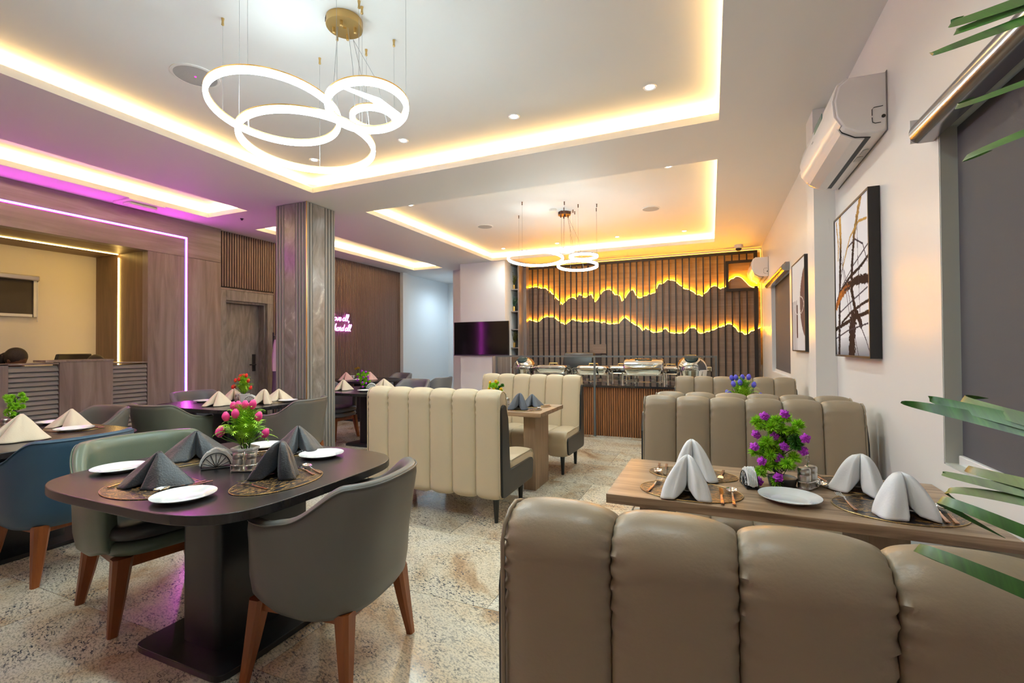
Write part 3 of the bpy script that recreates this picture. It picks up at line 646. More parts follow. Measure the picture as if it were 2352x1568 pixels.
STR=[ # polyline, width, colour ; coordinates u (left to right), z (0 bottom - 1 top)
 ([(.18,1.0),(.20,.82),(.17,.62),(.13,.35),(.10,.0)],.075,'b'),([(.80,1.0),(.62,.80),(.55,.6),(.52,.45),(.62,.30),(.78,.20)],.07,'b'),
 ([(.04,.40),(.2,.47),(.5,.535),(.75,.56),(1.0,.61)],.030,'b'),([(.03,.36),(.15,.42),(.4,.475),(.7,.49),(.98,.47)],.095,'o'),([(0,.19),(.3,.22),(.6,.25),(1.0,.27)],.035,'b'),
 ([(.2,.23),(.5,.29),(.8,.325),(1,.34)],.025,'b'),([(.55,.22),(.52,.12),(.5,.0)],.20,'b'),([(.18,.55),(.4,.74),(.65,.76),(.85,.70),(.95,.58)],.014,'k'),
 ([(.25,.62),(.5,.8),(.75,.86),(.95,.84)],.022,'g'),([(.3,.60),(.45,.4),(.62,.1),(.7,.0)],.006,'k'),([(.22,.7),(.35,.45),(.5,.2)],.006,'k'),([(.1,.30),(.5,.36),(.95,.42)],.005,'k'),([(.75,.2),(.9,.1),(.98,.03)],.007,'k'),
 ([(.3,.7),(.2,.55),(.02,.35)],.006,'k'),([(.7,.9),(.72,.6),(.76,.2)],.005,'k'),([(.25,.5),(.6,.6),(.98,.68)],.006,'k'),([(.05,.98),(.12,.8),(.1,.7)],.03,'g'),([(.0,.12),(.4,.17),(.95,.2)],.005,'k')]
def art1(u,z):
    nb=noise.noise(Vector((u*3,z*4,0)))*.5+.5
    c=mixc((.72,.73,.77),(.88,.88,.90),nb)
    if z<.12: c=mixc((.16,.18,.22),c,max(0,z/.12)*.8+.1*nb)
    for pts,w,k in STR:
        for a,b in zip(pts,pts[1:]):
            d,t=seg((u,z*1.15),(a[0],a[1]*1.15),(b[0],b[1]*1.15))
            rg=noise.noise(Vector((u*22,z*60,3)))*.35+noise.noise(Vector((u*60,z*60,7)))*.35
            if d<max(.006,w*(.36 if k=='o' else .46)*(1+rg*.9)):
                dk=(.030,.013,.009)
                if k=='k': c=(.06,.04,.05)
                elif k=='o': c=mixc((.50,.16,.02),dk,smooth01((u-.12)/.4+rg*1.4))
                elif k=='g': c=(.50,.30,.08)
                else:
                    g=smooth01((z-.70)/.22)*(1 if u<.5 else .7);c=mixc(dk,(.58,.34,.10) if rg>-.15 else (.36,.2,.07),g)
    return c
painting((RX-.001,3.19,1.285),.76,.94,'large abstract painting with brown and gold strokes in a deep black frame',art1,130,260)
def art2(u,z):
    c=(.70,.70,.73)
    if z<.57 and u<.42: c=(.47,.46,.50)
    if u>.62+.0*z:
        d=math.hypot((u-1.25)/.62,(z-.52)/.42)
        if d<1: c=(.14,.085,.085)
    if abs(u-.40)<.055 and .14<z<.52: c=(.10,.05,.05)
    if z<.20 and u>.3: c=mixc(c,(.60,.60,.65),.5) if c[0]>.3 else c
    if abs(math.hypot((u-.55)/.35,(z-.5)/.10)-1)<.04: c=(.75,.74,.76)
    return c
painting((RX-.001,5.25,1.30),.75,.92,'smaller looking abstract painting of grey and brown shapes beyond the pilaster',art2,50,90,depth=.03)
# ---------------- ceiling fittings ----------------
DLN=['first glowing downlight from the right wall along the far side of the near ceiling tray','second glowing downlight from the right wall along the far side of the near ceiling tray','third downlight from the right in the near tray, beside the nearest ring pendant','downlight seen through the lower ring of the nearest pendant']+['downlight overhead near the camera, %s from the right wall'%k for k in ('first','second','third','fourth')]+['leftmost downlight at the far side of the far ceiling tray','middle downlight over the skyline wall in the far tray','rightmost downlight over the skyline wall in the far tray','downlight behind the far ring pendant','right downlight near the front of the far ceiling tray','left downlight near the front of the far ceiling tray']
for i,(x,y) in enumerate(DL):
    o=empty('downlight',(x,y,ZU),0,label=DLN[i],cat='downlight',group='round recessed downlights in the ceiling trays')
    B().lathe([(.028,-.004),(.030,0)],24).build('lens',M['dl'],o);B().lathe([(.030,-.001),(.046,-.006),(.050,0)],24,caps=False).build('trim_ring',M['white'],o)
def speaker(x,y,label,r=.115,dot=False):
    e=empty('ceiling_speaker',(x,y,ZU),0,label=label,cat='speaker');B().lathe([(r*1.12,0),(r*1.12,-.006),(r,-.008),(r,-.006)],40).build('bezel',M['ceil'],e,smooth=40)
    B().lathe([(r*.98,-.007),(.002,-.0075)],40).build('grille',mat('grille_grey',(.40,.42,.44),.6,bump=.4,bscale=300),e)
    if dot: B().lathe([(.006,-.011),(.006,-.007)],10,(-.0,0,0)).build('indicator',emit('indicator_pink',(1,.02,.5),3),e)
speaker(-3.36,2.16,'round grey ceiling speaker left of the large ring pendant',.135,True)
speaker(-3.33,6.74,'round grey ceiling speaker left of the far ring pendant');speaker(-.76,6.84,'round grey ceiling speaker right of the far ring pendant')
e=empty('smoke_detector',(-2.04,6.30,ZU),label='white smoke detector on the ceiling beside the far pendant canopy',cat='smoke detector')
B().lathe([(.055,0),(.055,-.012),(.045,-.03),(.03,-.034),(.002,-.034)],24).build('housing',M['white'],e,smooth=40);B().lathe([(.047,-.026),(.047,-.020)],24).build('vent_ring',M['pillardark'],e)
e=empty('security_camera',(.48,9.28,ZC),label='white dome security camera on the ceiling above the right of the skyline wall',cat='camera')
B().lathe([(.07,0),(.075,-.03),(.065,-.055),(.05,-.06)],24).build('base',M['white'],e,smooth=40);B().lathe([(.05,-.06),(.045,-.085),(.025,-.105),(.002,-.11)],20).build('lens_dome',M['black'],e,smooth=60)
e=empty('emergency_light',(-6.50,3.50,ZC),label='white rectangular emergency light on the magenta lit ceiling',cat='light fitting')
box('backplate',M['white'],e,-.17,.17,-.2,.2,-.02,0,bevel=.004);box('diffuser',M['white'],e,-.06,.09,-.15,.15,-.05,-.02,bevel=.008)
e=empty('sprinkler',(-5.97,4.475,ZC),label='tiny dark sprinkler head on the ceiling near the door',cat='sprinkler')
B().lathe([(.02,0),(.022,-.006),(.008,-.008),(.008,-.02),(.016,-.022),(.002,-.024)],14).build('rosette',M['black'],e);
e=empty('sprinkler',(-5.86,6.45,ZU),label='small brass ceiling fitting beside the far left light tray',cat='sprinkler');B().lathe([(.03,0),(.03,-.008),(.01,-.01),(.002,-.02)],14).build('rosette',M['gold'],e)
# neon sign : cursive strokes
NG={'a':[[(.8,.9),(.4,1),(.05,.6),(.1,.1),(.45,0),(.8,.4),(.85,.9),(.8,.3),(1.05,.05)]],'l':[[(0,.3),(.5,1.4),(.55,2.0),(.3,2.05),(.2,1.2),(.25,.2),(.6,0)]],
 ',':[[(.2,.1),(.25,-.2),(.05,-.55)]],'o':[[(.5,1),(.1,.8),(.05,.3),(.4,0),(.8,.3),(.75,.8),(.5,1),(1.0,.8)]],'v':[[(0,.9),(.25,.2),(.4,0),(.7,.5),(.8,1),(1.0,.85)]],
 'e':[[(.1,.45),(.7,.6),(.65,.95),(.3,1),(.05,.5),(.25,.05),(.6,0),(.95,.3)]],'r':[[(.05,0),(.2,1),(.5,.95),(.55,.3),(.75,0),(.95,.2)]],'n':[[(.05,0),(.15,1),(.2,.6),(.55,1),(.65,.4),(.75,0),(1,.2)]],
 't':[[(.4,2),(.3,.6),(.4,.05),(.75,.1)],[(.05,1.3),(.75,1.35)]],'h':[[(.1,0),(.35,1.7),(.5,2.05),(.25,1.9),(.15,.1),(.5,1),(.7,.6),(.75,0),(1,.2)]],'d':[[(.75,.9),(.35,1),(.05,.5),(.3,0),(.7,.4),(.95,2),(.8,.4),(1.0,.05)]],' ':[]}
ns=empty('neon_sign',(LX-.055,6.60,1.70),label='glowing pink handwritten neon sign on the brown slatted wall',cat='neon sign')
def neonline(txt,yend,z,s):
    wds={'l':.75,',':.35,' ':.55,'t':.8};W_=sum(wds.get(c,1.0) for c in txt)*s;y=yend-W_
    for ch in txt:
        for stroke in NG[ch]:
            pts=[Vector((0,a,b)) for a,b in stroke];out=[]
            for i in range(len(pts)-1):
                p0=pts[max(0,i-1)];p1=pts[i];p2=pts[i+1];p3=pts[min(len(pts)-1,i+2)]
                for k in range(4):
                    t=k/4;out.append(.5*((2*p1)+(-p0+p2)*t+(2*p0-5*p1+4*p2-p3)*t*t+(-p0+3*p1-3*p2+p3)*t**3))
            out.append(pts[-1])
            path=[(.035,y+(p.y+p.z*.22)*s,z+p.z*s*.95) for p in out]
            B().tube(path,.0075,6).build('neon_tube',M['neon'],ns)
        y+=wds.get(ch,1.0)*s
neonline('all, love all,',.865,.20,.066);neonline('r not hard all',.91,.0,.066)
bk=B();bk.box(.014,.018,.0,.97,-.06,.37);bk.build('acrylic_backing',M['glass'],ns)
# coat and blue shoe by the door
e=empty('hanging_garment',(-6.62,5.60,0),label='lilac garment hanging between the grey door and the pillar',cat='garment')
R=[]
for i in range(14):
    t=i/13;zz=.98+.52*t;w=.10*(1-.5*t**3);R.append([(math.sin(a)*.035*(1+.25*math.sin(5*a+3*t)),math.cos(a)*w*(1+.06*math.sin(7*a)),zz) for a in [2*PI*j/20 for j in range(20)]])
B().rings(R).build('cloth',M['lilac'],e,smooth=60)
B().tube([(0,0,1.49),(0,0,1.56),(-.03,0,1.58),(-.05,0,1.55)],.005).build('hook',M['steel'],e);B().tube([(-.09,0,0),(-.09,0,1.62)],.014).build('stand_pole',M['black'],e);B().lathe([(.13,0),(.13,.012),(.02,.03)],24,(-.09,0,0)).build('stand_base',M['black'],e,smooth=40);B().tube([(-.09,0,1.55),(-.05,0,1.55)],.006).build('peg',M['black'],e)
R=[]
for i in range(8):
    t=i/7;zz=.55+.43*t;R.append([(math.sin(a)*.05*(1+.2*math.sin(4*a+3*t)),math.cos(a)*(.08+.02*(1-t)),zz) for a in [2*PI*j/16 for j in range(16)]])
B().rings(R).build('skirt',mat('purple_cloth',(.10,.06,.13),.8),e,smooth=60)
# ---------------- booths ----------------
def channel(prof,w,bulge,pk,mt,name,parent,nu=10,gather=()):
    # prof: closed list of (y,z) outline; the pad is pinched towards its seams
    n=len(prof);cy=sum(p[0] for p in prof)/n
    nrm=[]
    for i in range(n):
        a=prof[i-1];b=prof[(i+1)%n];t=Vector((b[0]-a[0],b[1]-a[1]));t.normalize();nrm.append((t.y,-t.x))
    area2=sum(prof[i][0]*prof[(i+1)%n][1]-prof[(i+1)%n][0]*prof[i][1] for i in range(n))
    sg=1 if area2>0 else -1
    R=[]
    for k in range(nu+1):
        u=-1+2*k/nu;us=math.copysign(1-(1-abs(u))**1.6,u)
        ins=bulge*(1-math.sqrt(max(0,1-abs(us)**2.6)))
        ring=[]
        for i,(y,z) in enumerate(prof):
            r_=0
            if pk:
                g=gather[i] if gather else 0
                r_=pk*g*(abs(us)**5)*math.sin(i*2.35+ (1.7 if us>0 else 0))*1.0
            d=-ins*sg+r_*sg
            ring.append((us*w/2,y+nrm[i][0]*d,z+nrm[i][1]*d))
        R.append(ring)
    bb=B().rings(R)
    return bb.build(name,mt,parent,smooth=70)
def resample(pts,n):
    P=[Vector(p) for p in pts];P.append(P[0]);L=[0]
    for a,b in zip(P,P[1:]): L.append(L[-1]+(b-a).length)
    out=[];k=0
    for i in range(n):
        s=L[-1]*i/n
        while L[k+1]<s: k+=1
        t=(s-L[k])/(L[k+1]-L[k]);out.append(tuple(P[k].lerp(P[k+1],t)))
    return out
def arcpts(cx,cz,r,a0,a1,n): return [(cx+r*math.cos(math.radians(a0+(a1-a0)*i/n)),cz+r*math.sin(math.radians(a0+(a1-a0)*i/n))) for i in range(n+1)]
BH=1.03
def booth(name,loc,rz,label,leather,fine=1,W_=1.20,nch=6,H=BH):
    e=empty(name,loc,rz,label=label,cat='booth seat',group='channel tufted booth seats')
    # local: back rear face at y=0, seat towards +y, centred on x
    t=.075
    zb=.20
    prof=[( -.0,zb+.05)]+[(0.0,zb+.05+(H-.10-zb-.05)*i/10) for i in range(1,10)]+arcpts(.078,H-.085,.082,180,25,9)+[(.168,H-.13),(.19,.75),(.225,.45),(.235,.30),(.235,zb+.02)]+[(.20,zb-.005),(.04,zb-.01)]+arcpts(.04,zb+.04,.04,230,200,2)
    prof=resample(prof,int(70*fine))
    g=[math.exp(-((z-(H-.12))/.10)**2)*(1 if y<.12 else .8) for y,z in prof]
    cw=W_/nch;protob=None
    prof2=[(.22,.25),(.22,.44)]+[(.28,.462),(.40,.468),(.55,.466)]+arcpts(.655,.395,.075,85,-20,8)+[(.725,.30),(.70,.23)]+arcpts(.67,.23,.03,-20,-90,3)+[(.5,.195),(.3,.195)]
    prof2=resample(prof2,int(46*fine));g2=[math.exp(-((z-.44)/.06)**2)*math.exp(-((y-.68)/.08)**2) for y,z in prof2]
    for k in range(nch):
        x=-W_/2+cw*(k+.5)
        if k==0:
            protob=channel(prof,cw,.026,.010,leather,'back_channel',e,nu=int(12*fine),gather=g);protob.location=(x,0,0)
            protos_=channel(prof2,cw,.018,.006,leather,'seat_channel',e,nu=int(10*fine),gather=g2);protos_.location=(x,0,0)
        else: rep(protob,e,(x,0,0));rep(protos_,e,(x,0,0))
    for sg in(-1,1):
        x0=sg*W_/2
        pth=[(x0,y,z) for y,z in resample([( .012,zb+.04),(.012,H-.10)]+arcpts(.078,H-.085,.068,180,25,9)+[(.172,.75),(.20,.455),(.4,.458),(.6,.456)]+arcpts(.655,.395,.066,80,-20,8)+[(.69,.22),(.3,.20),(.03,.205)],90)]
        B().tube(pth,.0045,6,loop=True).build('piping',leather,e,smooth=180)
        # black L board
        Lb=[(.035,.24)]+[(.028,.5),(.028,H-.17)]+arcpts(.072,H-.16,.042,180,0,6)+[(.145,.80),(.178,.415),(.20,.395)]+[(.62,.395)]+arcpts(.645,.355,.038,80,-5,4)+[(.675,.27)]+arcpts(.63,.255,.04,-10,-90,4)+[(.10,.205)]+arcpts(.075,.245,.04,-90,-160,3)
        R=[[(x0+sg*dx,y,z) for y,z in Lb] for dx in (-.01,.018)]
        B().rings(R).build('end_board',M['boothblack'],e,bevel=.004)
        for y in (.10,.60): B().lathe([(.015,0),(.026,.205)],14,(sg*(W_/2-.07),y,0)).build('leg',M['legblack'],e,smooth=60)
    return e
L_=M['leather'];LL=M['leatherL']
booth('booth_seat',(-2.08,3.17,0),0,'pale booth seat with its back to the camera left of the aisle',LL,1.4,W_=1.235)
booth('booth_seat',(-2.00,5.36,0),PI,'pale booth seat facing the camera across the small oak table, before the buffet',LL,1.2,W_=1.235)
BX=.21
booth('booth_seat',(BX+.03,.80,0),0,'large brown booth back filling the bottom right corner of the photo',L_,2.4,W_=1.215,H=1.055)
booth('booth_seat',(BX-.02,3.29,0),PI,'brown booth seat facing the camera behind the violet flowers',L_,1.6,W_=1.19,H=1.035)
booth('booth_seat',(BX+.0,3.31,0),0,'brown booth seat standing back to back behind the one with violet flowers',L_,1.2,W_=1.12,H=1.045)
booth('booth_seat',(BX,5.52,0),PI,'farthest brown booth seat on the right, in front of the skyline wall',L_,1.2,W_=1.13)
# oak tables
def oak(loc,x0,x1,y0,y1,label,peds):
    e=empty('dining_table',loc,0,label=label,cat='table');
    box('tabletop',M['tablewood'],e,x0,x1,y0,y1,.712,.75,bevel=.002)
    for (a,b,c,d) in peds:
        box('pedestal',M['tablewoodV'],e,a,b,c,d,0,.694,bevel=.002);box('top_plate',M['tablewood'],e,a-.03,b+.06,c-.05,d+.05,.694,.7115)
    return e
oak((.235,2.235,0),-.635,.634,-.325,.325,'oak topped booth table set with white napkins by the near window',[(-.52,-.40,-.19,.19),(.28,.40,-.19,.19)])
oak((-2.03,4.32,0),-.60,.615,-.345,.345,'narrow oak table with slate napkins between the two pale booths',[(.385,.505,-.19,.19),(-.48,-.36,-.19,.19)])
oak((.21,4.41,0),-.58,.60,-.30,.30,'oak table hidden between the farther brown booths with the blue tulips',[(-.48,-.36,-.19,.19),(.3,.42,-.19,.19)])
# ---------------- black tables ----------------
def blackt(loc,label,a=.68,b=.57,px=.13,py=.25,bx=.29,by=.36,off=(.09,0),rz=0,mt='blacktable'):
    e=empty('dining_table',loc,rz,label=label,cat='table');
    B().prism(sell(a,b,4.6,80),.712,.75).build('tabletop',M[mt],e,bevel=.003,smooth=30)
    ox,oy=off
    B().prism(sell(px,py,10,40,(ox,oy)),.025,.712).build('pedestal',M['blackped'],e,smooth=40)
    B().prism(sell(bx,by,14,48,(ox,oy)),0,.028).build('base_plate',M['blackped'],e,bevel=.003)
    return e
T1=(-2.225,1.63);T2=(-4.93,3.62);T3=(-4.50,5.42);T4=(-4.50,1.60);T5=(-6.15,7.15)
blackt((*T1,0),'nearest black table laid with four charcoal napkins and pink tulips',a=.665,off=(.11,0))
blackt((*T2,0),'black table with red tulips in front of the ribbed pillar',a=.70,b=.55)
blackt((*T3,0),'black table with violet blossoms just beyond the pillar')
blackt((*T4,0),'dark table at the left edge with cream napkins and a green bonsai')
blackt((*T5,0),'farthest black table with blush napkins by the slatted wall')
# ---------------- tub chairs ----------------
def tub(loc,rz,label,mt,seat=None,fine=1):
    e=empty('tub_chair',loc,rz,label=label,cat='chair',group='upholstered tub chairs around the black tables')
    a,b=.312,.285;n=2.9;N=int(44*fine)
    def pt(ph,k):
        c,s=math.cos(ph),math.sin(ph);return (k*a*math.copysign(abs(c)**(2/n),c),k*b*math.copysign(abs(s)**(2/n),s))
    R=[];a0=math.radians(142);a1=math.radians(398)
    top=[]
    for i in range(N+1):
        ph=a0+(a1-a0)*i/N;dv=abs(math.degrees(ph)-270)
        zt=.685+.145*smooth01((100-dv)/52)
        e_=min(i,N-i)/2.0;rd=1 if e_>=1 else .55+.45*math.sqrt(max(0,1-(1-e_)**2))
        th=.058
        zb=.345-.04*smooth01((120-dv)/40)
        sec=[]
        H_=zt-zb
        outer=[(.74,zb),(.88,zb+.010),(.955,zb+.040),(.99,zb+.11),(1.0,zb+.24),(1.012,zt-.05),(1.0,zt-.014)]
        ki=1-th/.28
        inner=[(.965,zt),(.90,zt+.0),(ki+.045,zt-.016),(ki+.02,zt-.06),(ki,zb+.26),(ki-.02,zb+.10),(.66,zb+.04)]
        zm=(zt+zb)/2;km=.90
        for k,z in outer+inner:
            z2=zm+(z-zm)*(.86+.14*rd);k2=km+(k-km)*rd if k>.8 else k
            x,y=pt(ph,k2)
            lean=-.05*smooth01((z2-.45)/.4)*max(0,-math.sin(ph))
            sec.append((x,y+lean,z2))
        R.append(sec);x,y=pt(ph,1.0);top.append((x*1.004,y-.05*max(0,-math.sin(ph))*smooth01((zt-.46)/.4)-.001,zt-.012))
    B().rings(R).build('shell',mt,e,smooth=80)
    B().tube(top[1:-1],.0035,5).build('seam_piping',mt,e,smooth=180)
    sm=seat or M['seatdark']
    sh=lambda k:[(x,y+.025) for x,y in sell(.25*k,.25*k,3.6,40)]
    B().rings([[(x,y,z) for x,y in sh(k)] for k,z in ((.90,.405),(1.0,.42),(1.03,.445),(1.0,.468),(.90,.482),(.6,.488))]).build('seat_cushion',sm,e,smooth=70)
    B().rings([[(x,y,z) for x,y in sh(k)] for k,z in ((.86,.335),(.97,.345),(1.01,.37),(.98,.398),(.9,.404))]).build('seat_base',mt,e,smooth=70)
    ap=B();ap.box(-.2,.2,.195,.22,.285,.335);ap.box(-.2,.2,-.21,-.185,.285,.335);ap.box(-.215,-.19,-.2,.2,.285,.335);ap.box(.19,.215,-.2,.2,.285,.335);ap.build('apron',M['chairwood'],e,bevel=.003)
    for sx in(-1,1):
        for sy in(-1,1):
            R=[]
            for t,z in ((0,.336),(.12,.295),(.5,.16),(1,0)):
                cx=sx*(.20+.045*t);cy=sy*(.20+.04*t);w=.034-.018*t
                R.append([(cx+w*1.15*dx,cy+w*dy,z) for dx,dy in ((-1,-.6),(-.6,-1),(.6,-1),(1,-.6),(1,.6),(.6,1),(-.6,1),(-1,.6))])
            B().rings(R).build('leg',M['chairwood'],e,smooth=40)
    return e
tub((-1.535,1.59,0),PI/2+.12,'dark grey tub chair nearest the camera, its curved back towards us',M['chGray'],fine=1.8)
tub((-2.80,1.60,0),-PI/2-.2,'sage green tub chair at the left side of the nearest black table',M['chGreen'],fine=1.8).scale=(1.07,1.07,1.03)
tub((-3.80,1.62,0),PI/2+.05,'blue tub chair at the left edge of the photo',M['chBlue'],fine=1.5)
tub((-4.95,2.99,0),.10,'olive green tub chair with its back to the camera at the red tulip table',M['chDkGreen'],fine=1.3)
tub((-4.12,3.66,0),PI/2+.25,'grey green tub chair in front of the pillar at the red tulip table',M['chGray'],fine=1.3)
tub((-5.72,3.80,0),-PI/2,'slate green tub chair behind the red tulip table, near the lit strip',M['chSlate'])
tub((-5.22,5.42,0),-PI/2,'slate tub chair half hidden right behind the pillar',M['chSlate'],M['chSlate'])
tub((-4.52,6.30,0),PI,'pale slate tub chair behind the violet blossom table, before the corridor',M['chSlate'],M['chSlate'])
tub((-5.98,7.86,0),PI-.3,'plum tinted tub chair against the end of the slatted wall',M['chSlate'],M['chSlate'])
tub((-4.60,7.15,0),PI/2,'tub chair whose back just shows above the pale booth, left of the television',M['chSlate'],M['chSlate'])
tub((-5.10,2.27,0),PI,'taupe tub chair behind the bonsai at the left edge',M['chGray'])
# ---------------- ring pendants ----------------
def pendant(loc,label,rings,pins,canr,metal,glow,wirem,powers):
    e=empty('ring_pendant',loc,0,label=label,cat='pendant light');ox,oy=loc[0],loc[1]
    cn=B().lathe([(canr,ZU-.001),(canr,ZU-.035),(canr*.985,ZU-.045),(.002,ZU-.045)],48,(0,0,-loc[2])).build('canopy',metal,e,smooth=40)
    for k in range(4):
        a=PI/4+k*PI/2+.3;B().lathe([(.009,-.045),(.009,-.075),(.004,-.08)],10,(canr*.6*math.cos(a),canr*.6*math.sin(a),ZU-loc[2])).build('wire_gland',metal,cn)
    B().lathe([(.01,-.045),(.01,-.055)],10,(0,0,ZU-loc[2])).build('centre_screw',metal,cn)
    v=B()
    for k in range(4): v.box(canr-.002,canr+.001,-.02+k*.008,-.016+k*.008,ZU-loc[2]-.033,ZU-loc[2]-.008)
    v.build('vent_slots',M['black'],cn)
    cn.rotation_euler=(0,0,-2.2)
    for (x,y,z,r,ax,ay) in rings:
        def ringpts(rr,dz,N=72): return [(x-ox+rr*math.cos(t),y-oy+rr*math.sin(t),z-loc[2]+dz+r*(ax*math.cos(t)+ay*math.sin(t))) for t in [2*PI*i/N for i in range(N)]]
        def ringmesh(prof): 
            rs=[ringpts(rr,dz) for rr,dz in prof];return B().rings([ [rs[k][i] for k in range(len(prof))] for i in range(72)],loop=True)
        md=ringmesh([(r-.012,.015),(r+.012,.015),(r+.013,.022),(r-.013,.022)]).build('ring_frame',metal,e,smooth=50)
        ringmesh([(r-.011,.014),(r+.011,.014),(r+.0125,.0),(r+.010,-.016),(r-.010,-.016),(r-.0125,0)]).build('light_ring',glow,md,smooth=60)
    w=B()
    for (x,y,zt,zb) in pins:
        B().lathe([(.009,ZU-.001-loc[2]),(.006,ZU-.02-loc[2]),(.008,ZU-.04-loc[2]),(.003,ZU-.045-loc[2])],10,(x-ox,y-oy,0)).build('ceiling_pin',metal,e)
        B().tube([(x-ox,y-oy,zt-loc[2]),(x-ox,y-oy,zb-loc[2])],.0009,5).build('suspension_wire',wirem,e)
    for (x,y,z) in powers:
        a=math.atan2(y-oy,x-ox);B().tube([(canr*.6*math.cos(a),canr*.6*math.sin(a),ZU-.08-loc[2]),((x-ox)*.75,(y-oy)*.75,(ZU+z)/2-loc[2]),(x-ox,y-oy,z-loc[2])],.0016,5).build('power_wire',wirem,e)
    return e
wm=mat('wire_grey',(.35,.37,.38),.4,.5)
def onr(R,a): x,y,z,r,ax,ay=R;return (x+r*math.cos(a),y+r*math.sin(a),z+r*(ax*math.cos(a)+ay*math.sin(a))+.02)
RA=[(-2.297,1.934,2.723,.342,.032,-.10),(-2.179,2.063,2.562,.367,.036,-.043),(-1.639,1.94,2.608,.198,.153,-.07),(-1.939,2.347,2.791,.129,.063,-.037)]
pins=[]
for R_,angs in ((RA[0],(1.0,3.4,5.2)),(RA[1],(.1,2.2,4.3)),(RA[2],(.5,2.5,4.6)),(RA[3],(.5,2.6,4.7))):
    for a_ in angs: q=onr(R_,a_);pins.append((q[0],q[1],ZU-.045,q[2]))
pd=pendant((-1.985,2.147,2.7),'large pendant of four glowing white rings hung from a brass canopy, nearest the camera',RA,pins,.105,M['goldpaint'],M['led'],wm,[onr(RA[0],.3),onr(RA[1],.9),onr(RA[2],2.6),onr(RA[3],1.5)])
pv=B();q=onr(RA[2],1.2);q2=onr(RA[2],4.9);
pv.rings([[(q[0]+1.985-.04,q[1]-2.147,q[2]-2.7),(q[0]+1.985+.025,q[1]-2.147,q[2]-2.7)],[(q[0]*.5+q2[0]*.5+1.985-.04,(q[1]+q2[1])/2-2.147,(q[2]+q2[2])/2-2.7+.005),(q[0]*.5+q2[0]*.5+1.985+.03,(q[1]+q2[1])/2-2.147,(q[2]+q2[2])/2-2.7)],[(q2[0]+1.985-.03,q2[1]-2.147-.01,q2[2]-2.7-.04),(q2[0]+1.985+.02,q2[1]-2.147-.01,q2[2]-2.7-.05)]],close=False,caps=False).build('plastic_wrap',mat('wrap_white',(.85,.88,.9),.4),pd,solid=.002)
q=onr(RA[1],4.6);B().tube([(q[0]+1.985,q[1]-2.147,q[2]-2.7-.03),(q[0]+1.99,q[1]-2.147,q[2]-2.7-.09)],[.004,.002],5).build('plastic_tail',mat('tail_white',(.85,.88,.9),.4),pd)
RB=[(-2.266,6.185,2.597,.386,.004,-.075),(-1.869,6.381,2.719,.10,0,-.033),(-1.629,6.406,2.614,.19,0,-.012),(-1.68,6.27,2.469,.27,.008,-.076)]
pins=[]
for R_,angs in ((RB[0],(.6,2.6,4.6)),(RB[1],(.5,2.6,4.7)),(RB[2],(.5,2.5,4.6)),(RB[3],(.1,2.2,4.3))):
    for a_ in angs: q=onr(R_,a_);pins.append((q[0],q[1],ZU-.045,q[2]))
pendant((-1.93,6.50,2.6),'farther dark framed pendant of four glowing rings over the buffet side',RB,pins,.09,M['bronze'],M['ledfar'],mat('wire_dark',(.05,.05,.05),.4),[onr(RB[0],.3),onr(RB[1],.9),onr(RB[2],2.6),onr(RB[3],1.5)])
# ---------------- tableware ----------------
ZT_=.75
def mk_plate(r=.13):
    pr=[(.002,.004),(r*.55,.004),(r*.60,.006),(r*.66,.012),(r*.97,.019),(r,.021),(r,.019),(r*.68,.006),(r*.6,.0),(.002,.0)]
    return B().lathe(pr,56,caps=False).build('dinner_plate',M['porcelain'],None,smooth=50)
def matmat():
    m=mat('placemat_print',(.03,.03,.03),.28);n,l,b=nodes(m);tc=n.new('ShaderNodeTexCoord');mp=n.new('ShaderNodeMapping');mp.inputs['Scale'].default_value=(26,70,1)
    t=n.new('ShaderNodeTexNoise');t.inputs['Scale'].default_value=1;t.inputs['Detail'].default_value=4;t.inputs['Distortion'].default_value=1.5
    l.new(tc.outputs['Object'],mp.inputs[0]);l.new(mp.outputs[0],t.inputs['Vector']);r=ramp(n,[(.53,(.014,.014,.017)),(.57,(.40,.21,.06)),(.60,(.55,.32,.10)),(.63,(.02,.02,.022))]);l.new(t.outputs['Fac'],r.inputs[0]);l.new(r.outputs[0],b.inputs['Base Color']);return m
M['mat']=matmat()
def mk_mat(a=.225,b=.155):
    e=empty('placemat',(0,0,0));B().prism(sell(a,b,2.0,72),0,.003).build('mat_sheet',M['mat'],e)
    B().tube([(x,y,.003) for x,y in sell(a,b,2.0,72)],.0014,5,loop=True).build('gold_rim',M['goldpaint'],e);return e
def crom(keys,N):   # periodic interpolation of (deg, r, z)
    out=[];K=len(keys)
    for i in range(N):
        d=keys[0][0]+360*i/N
        for k in range(K):
            a=keys[k];b=keys[(k+1)%K];bd=b[0]+(360 if k==K-1 else 0)
            if a[0]<=d<bd or (k==K-1):
                t=(d-a[0])/(bd-a[0]);t=max(0,min(1,t));s=t*t*(3-2*t);out.append((math.radians(d),a[1]+(b[1]-a[1])*s,a[2]+(b[2]-a[2])*s));break
    return out
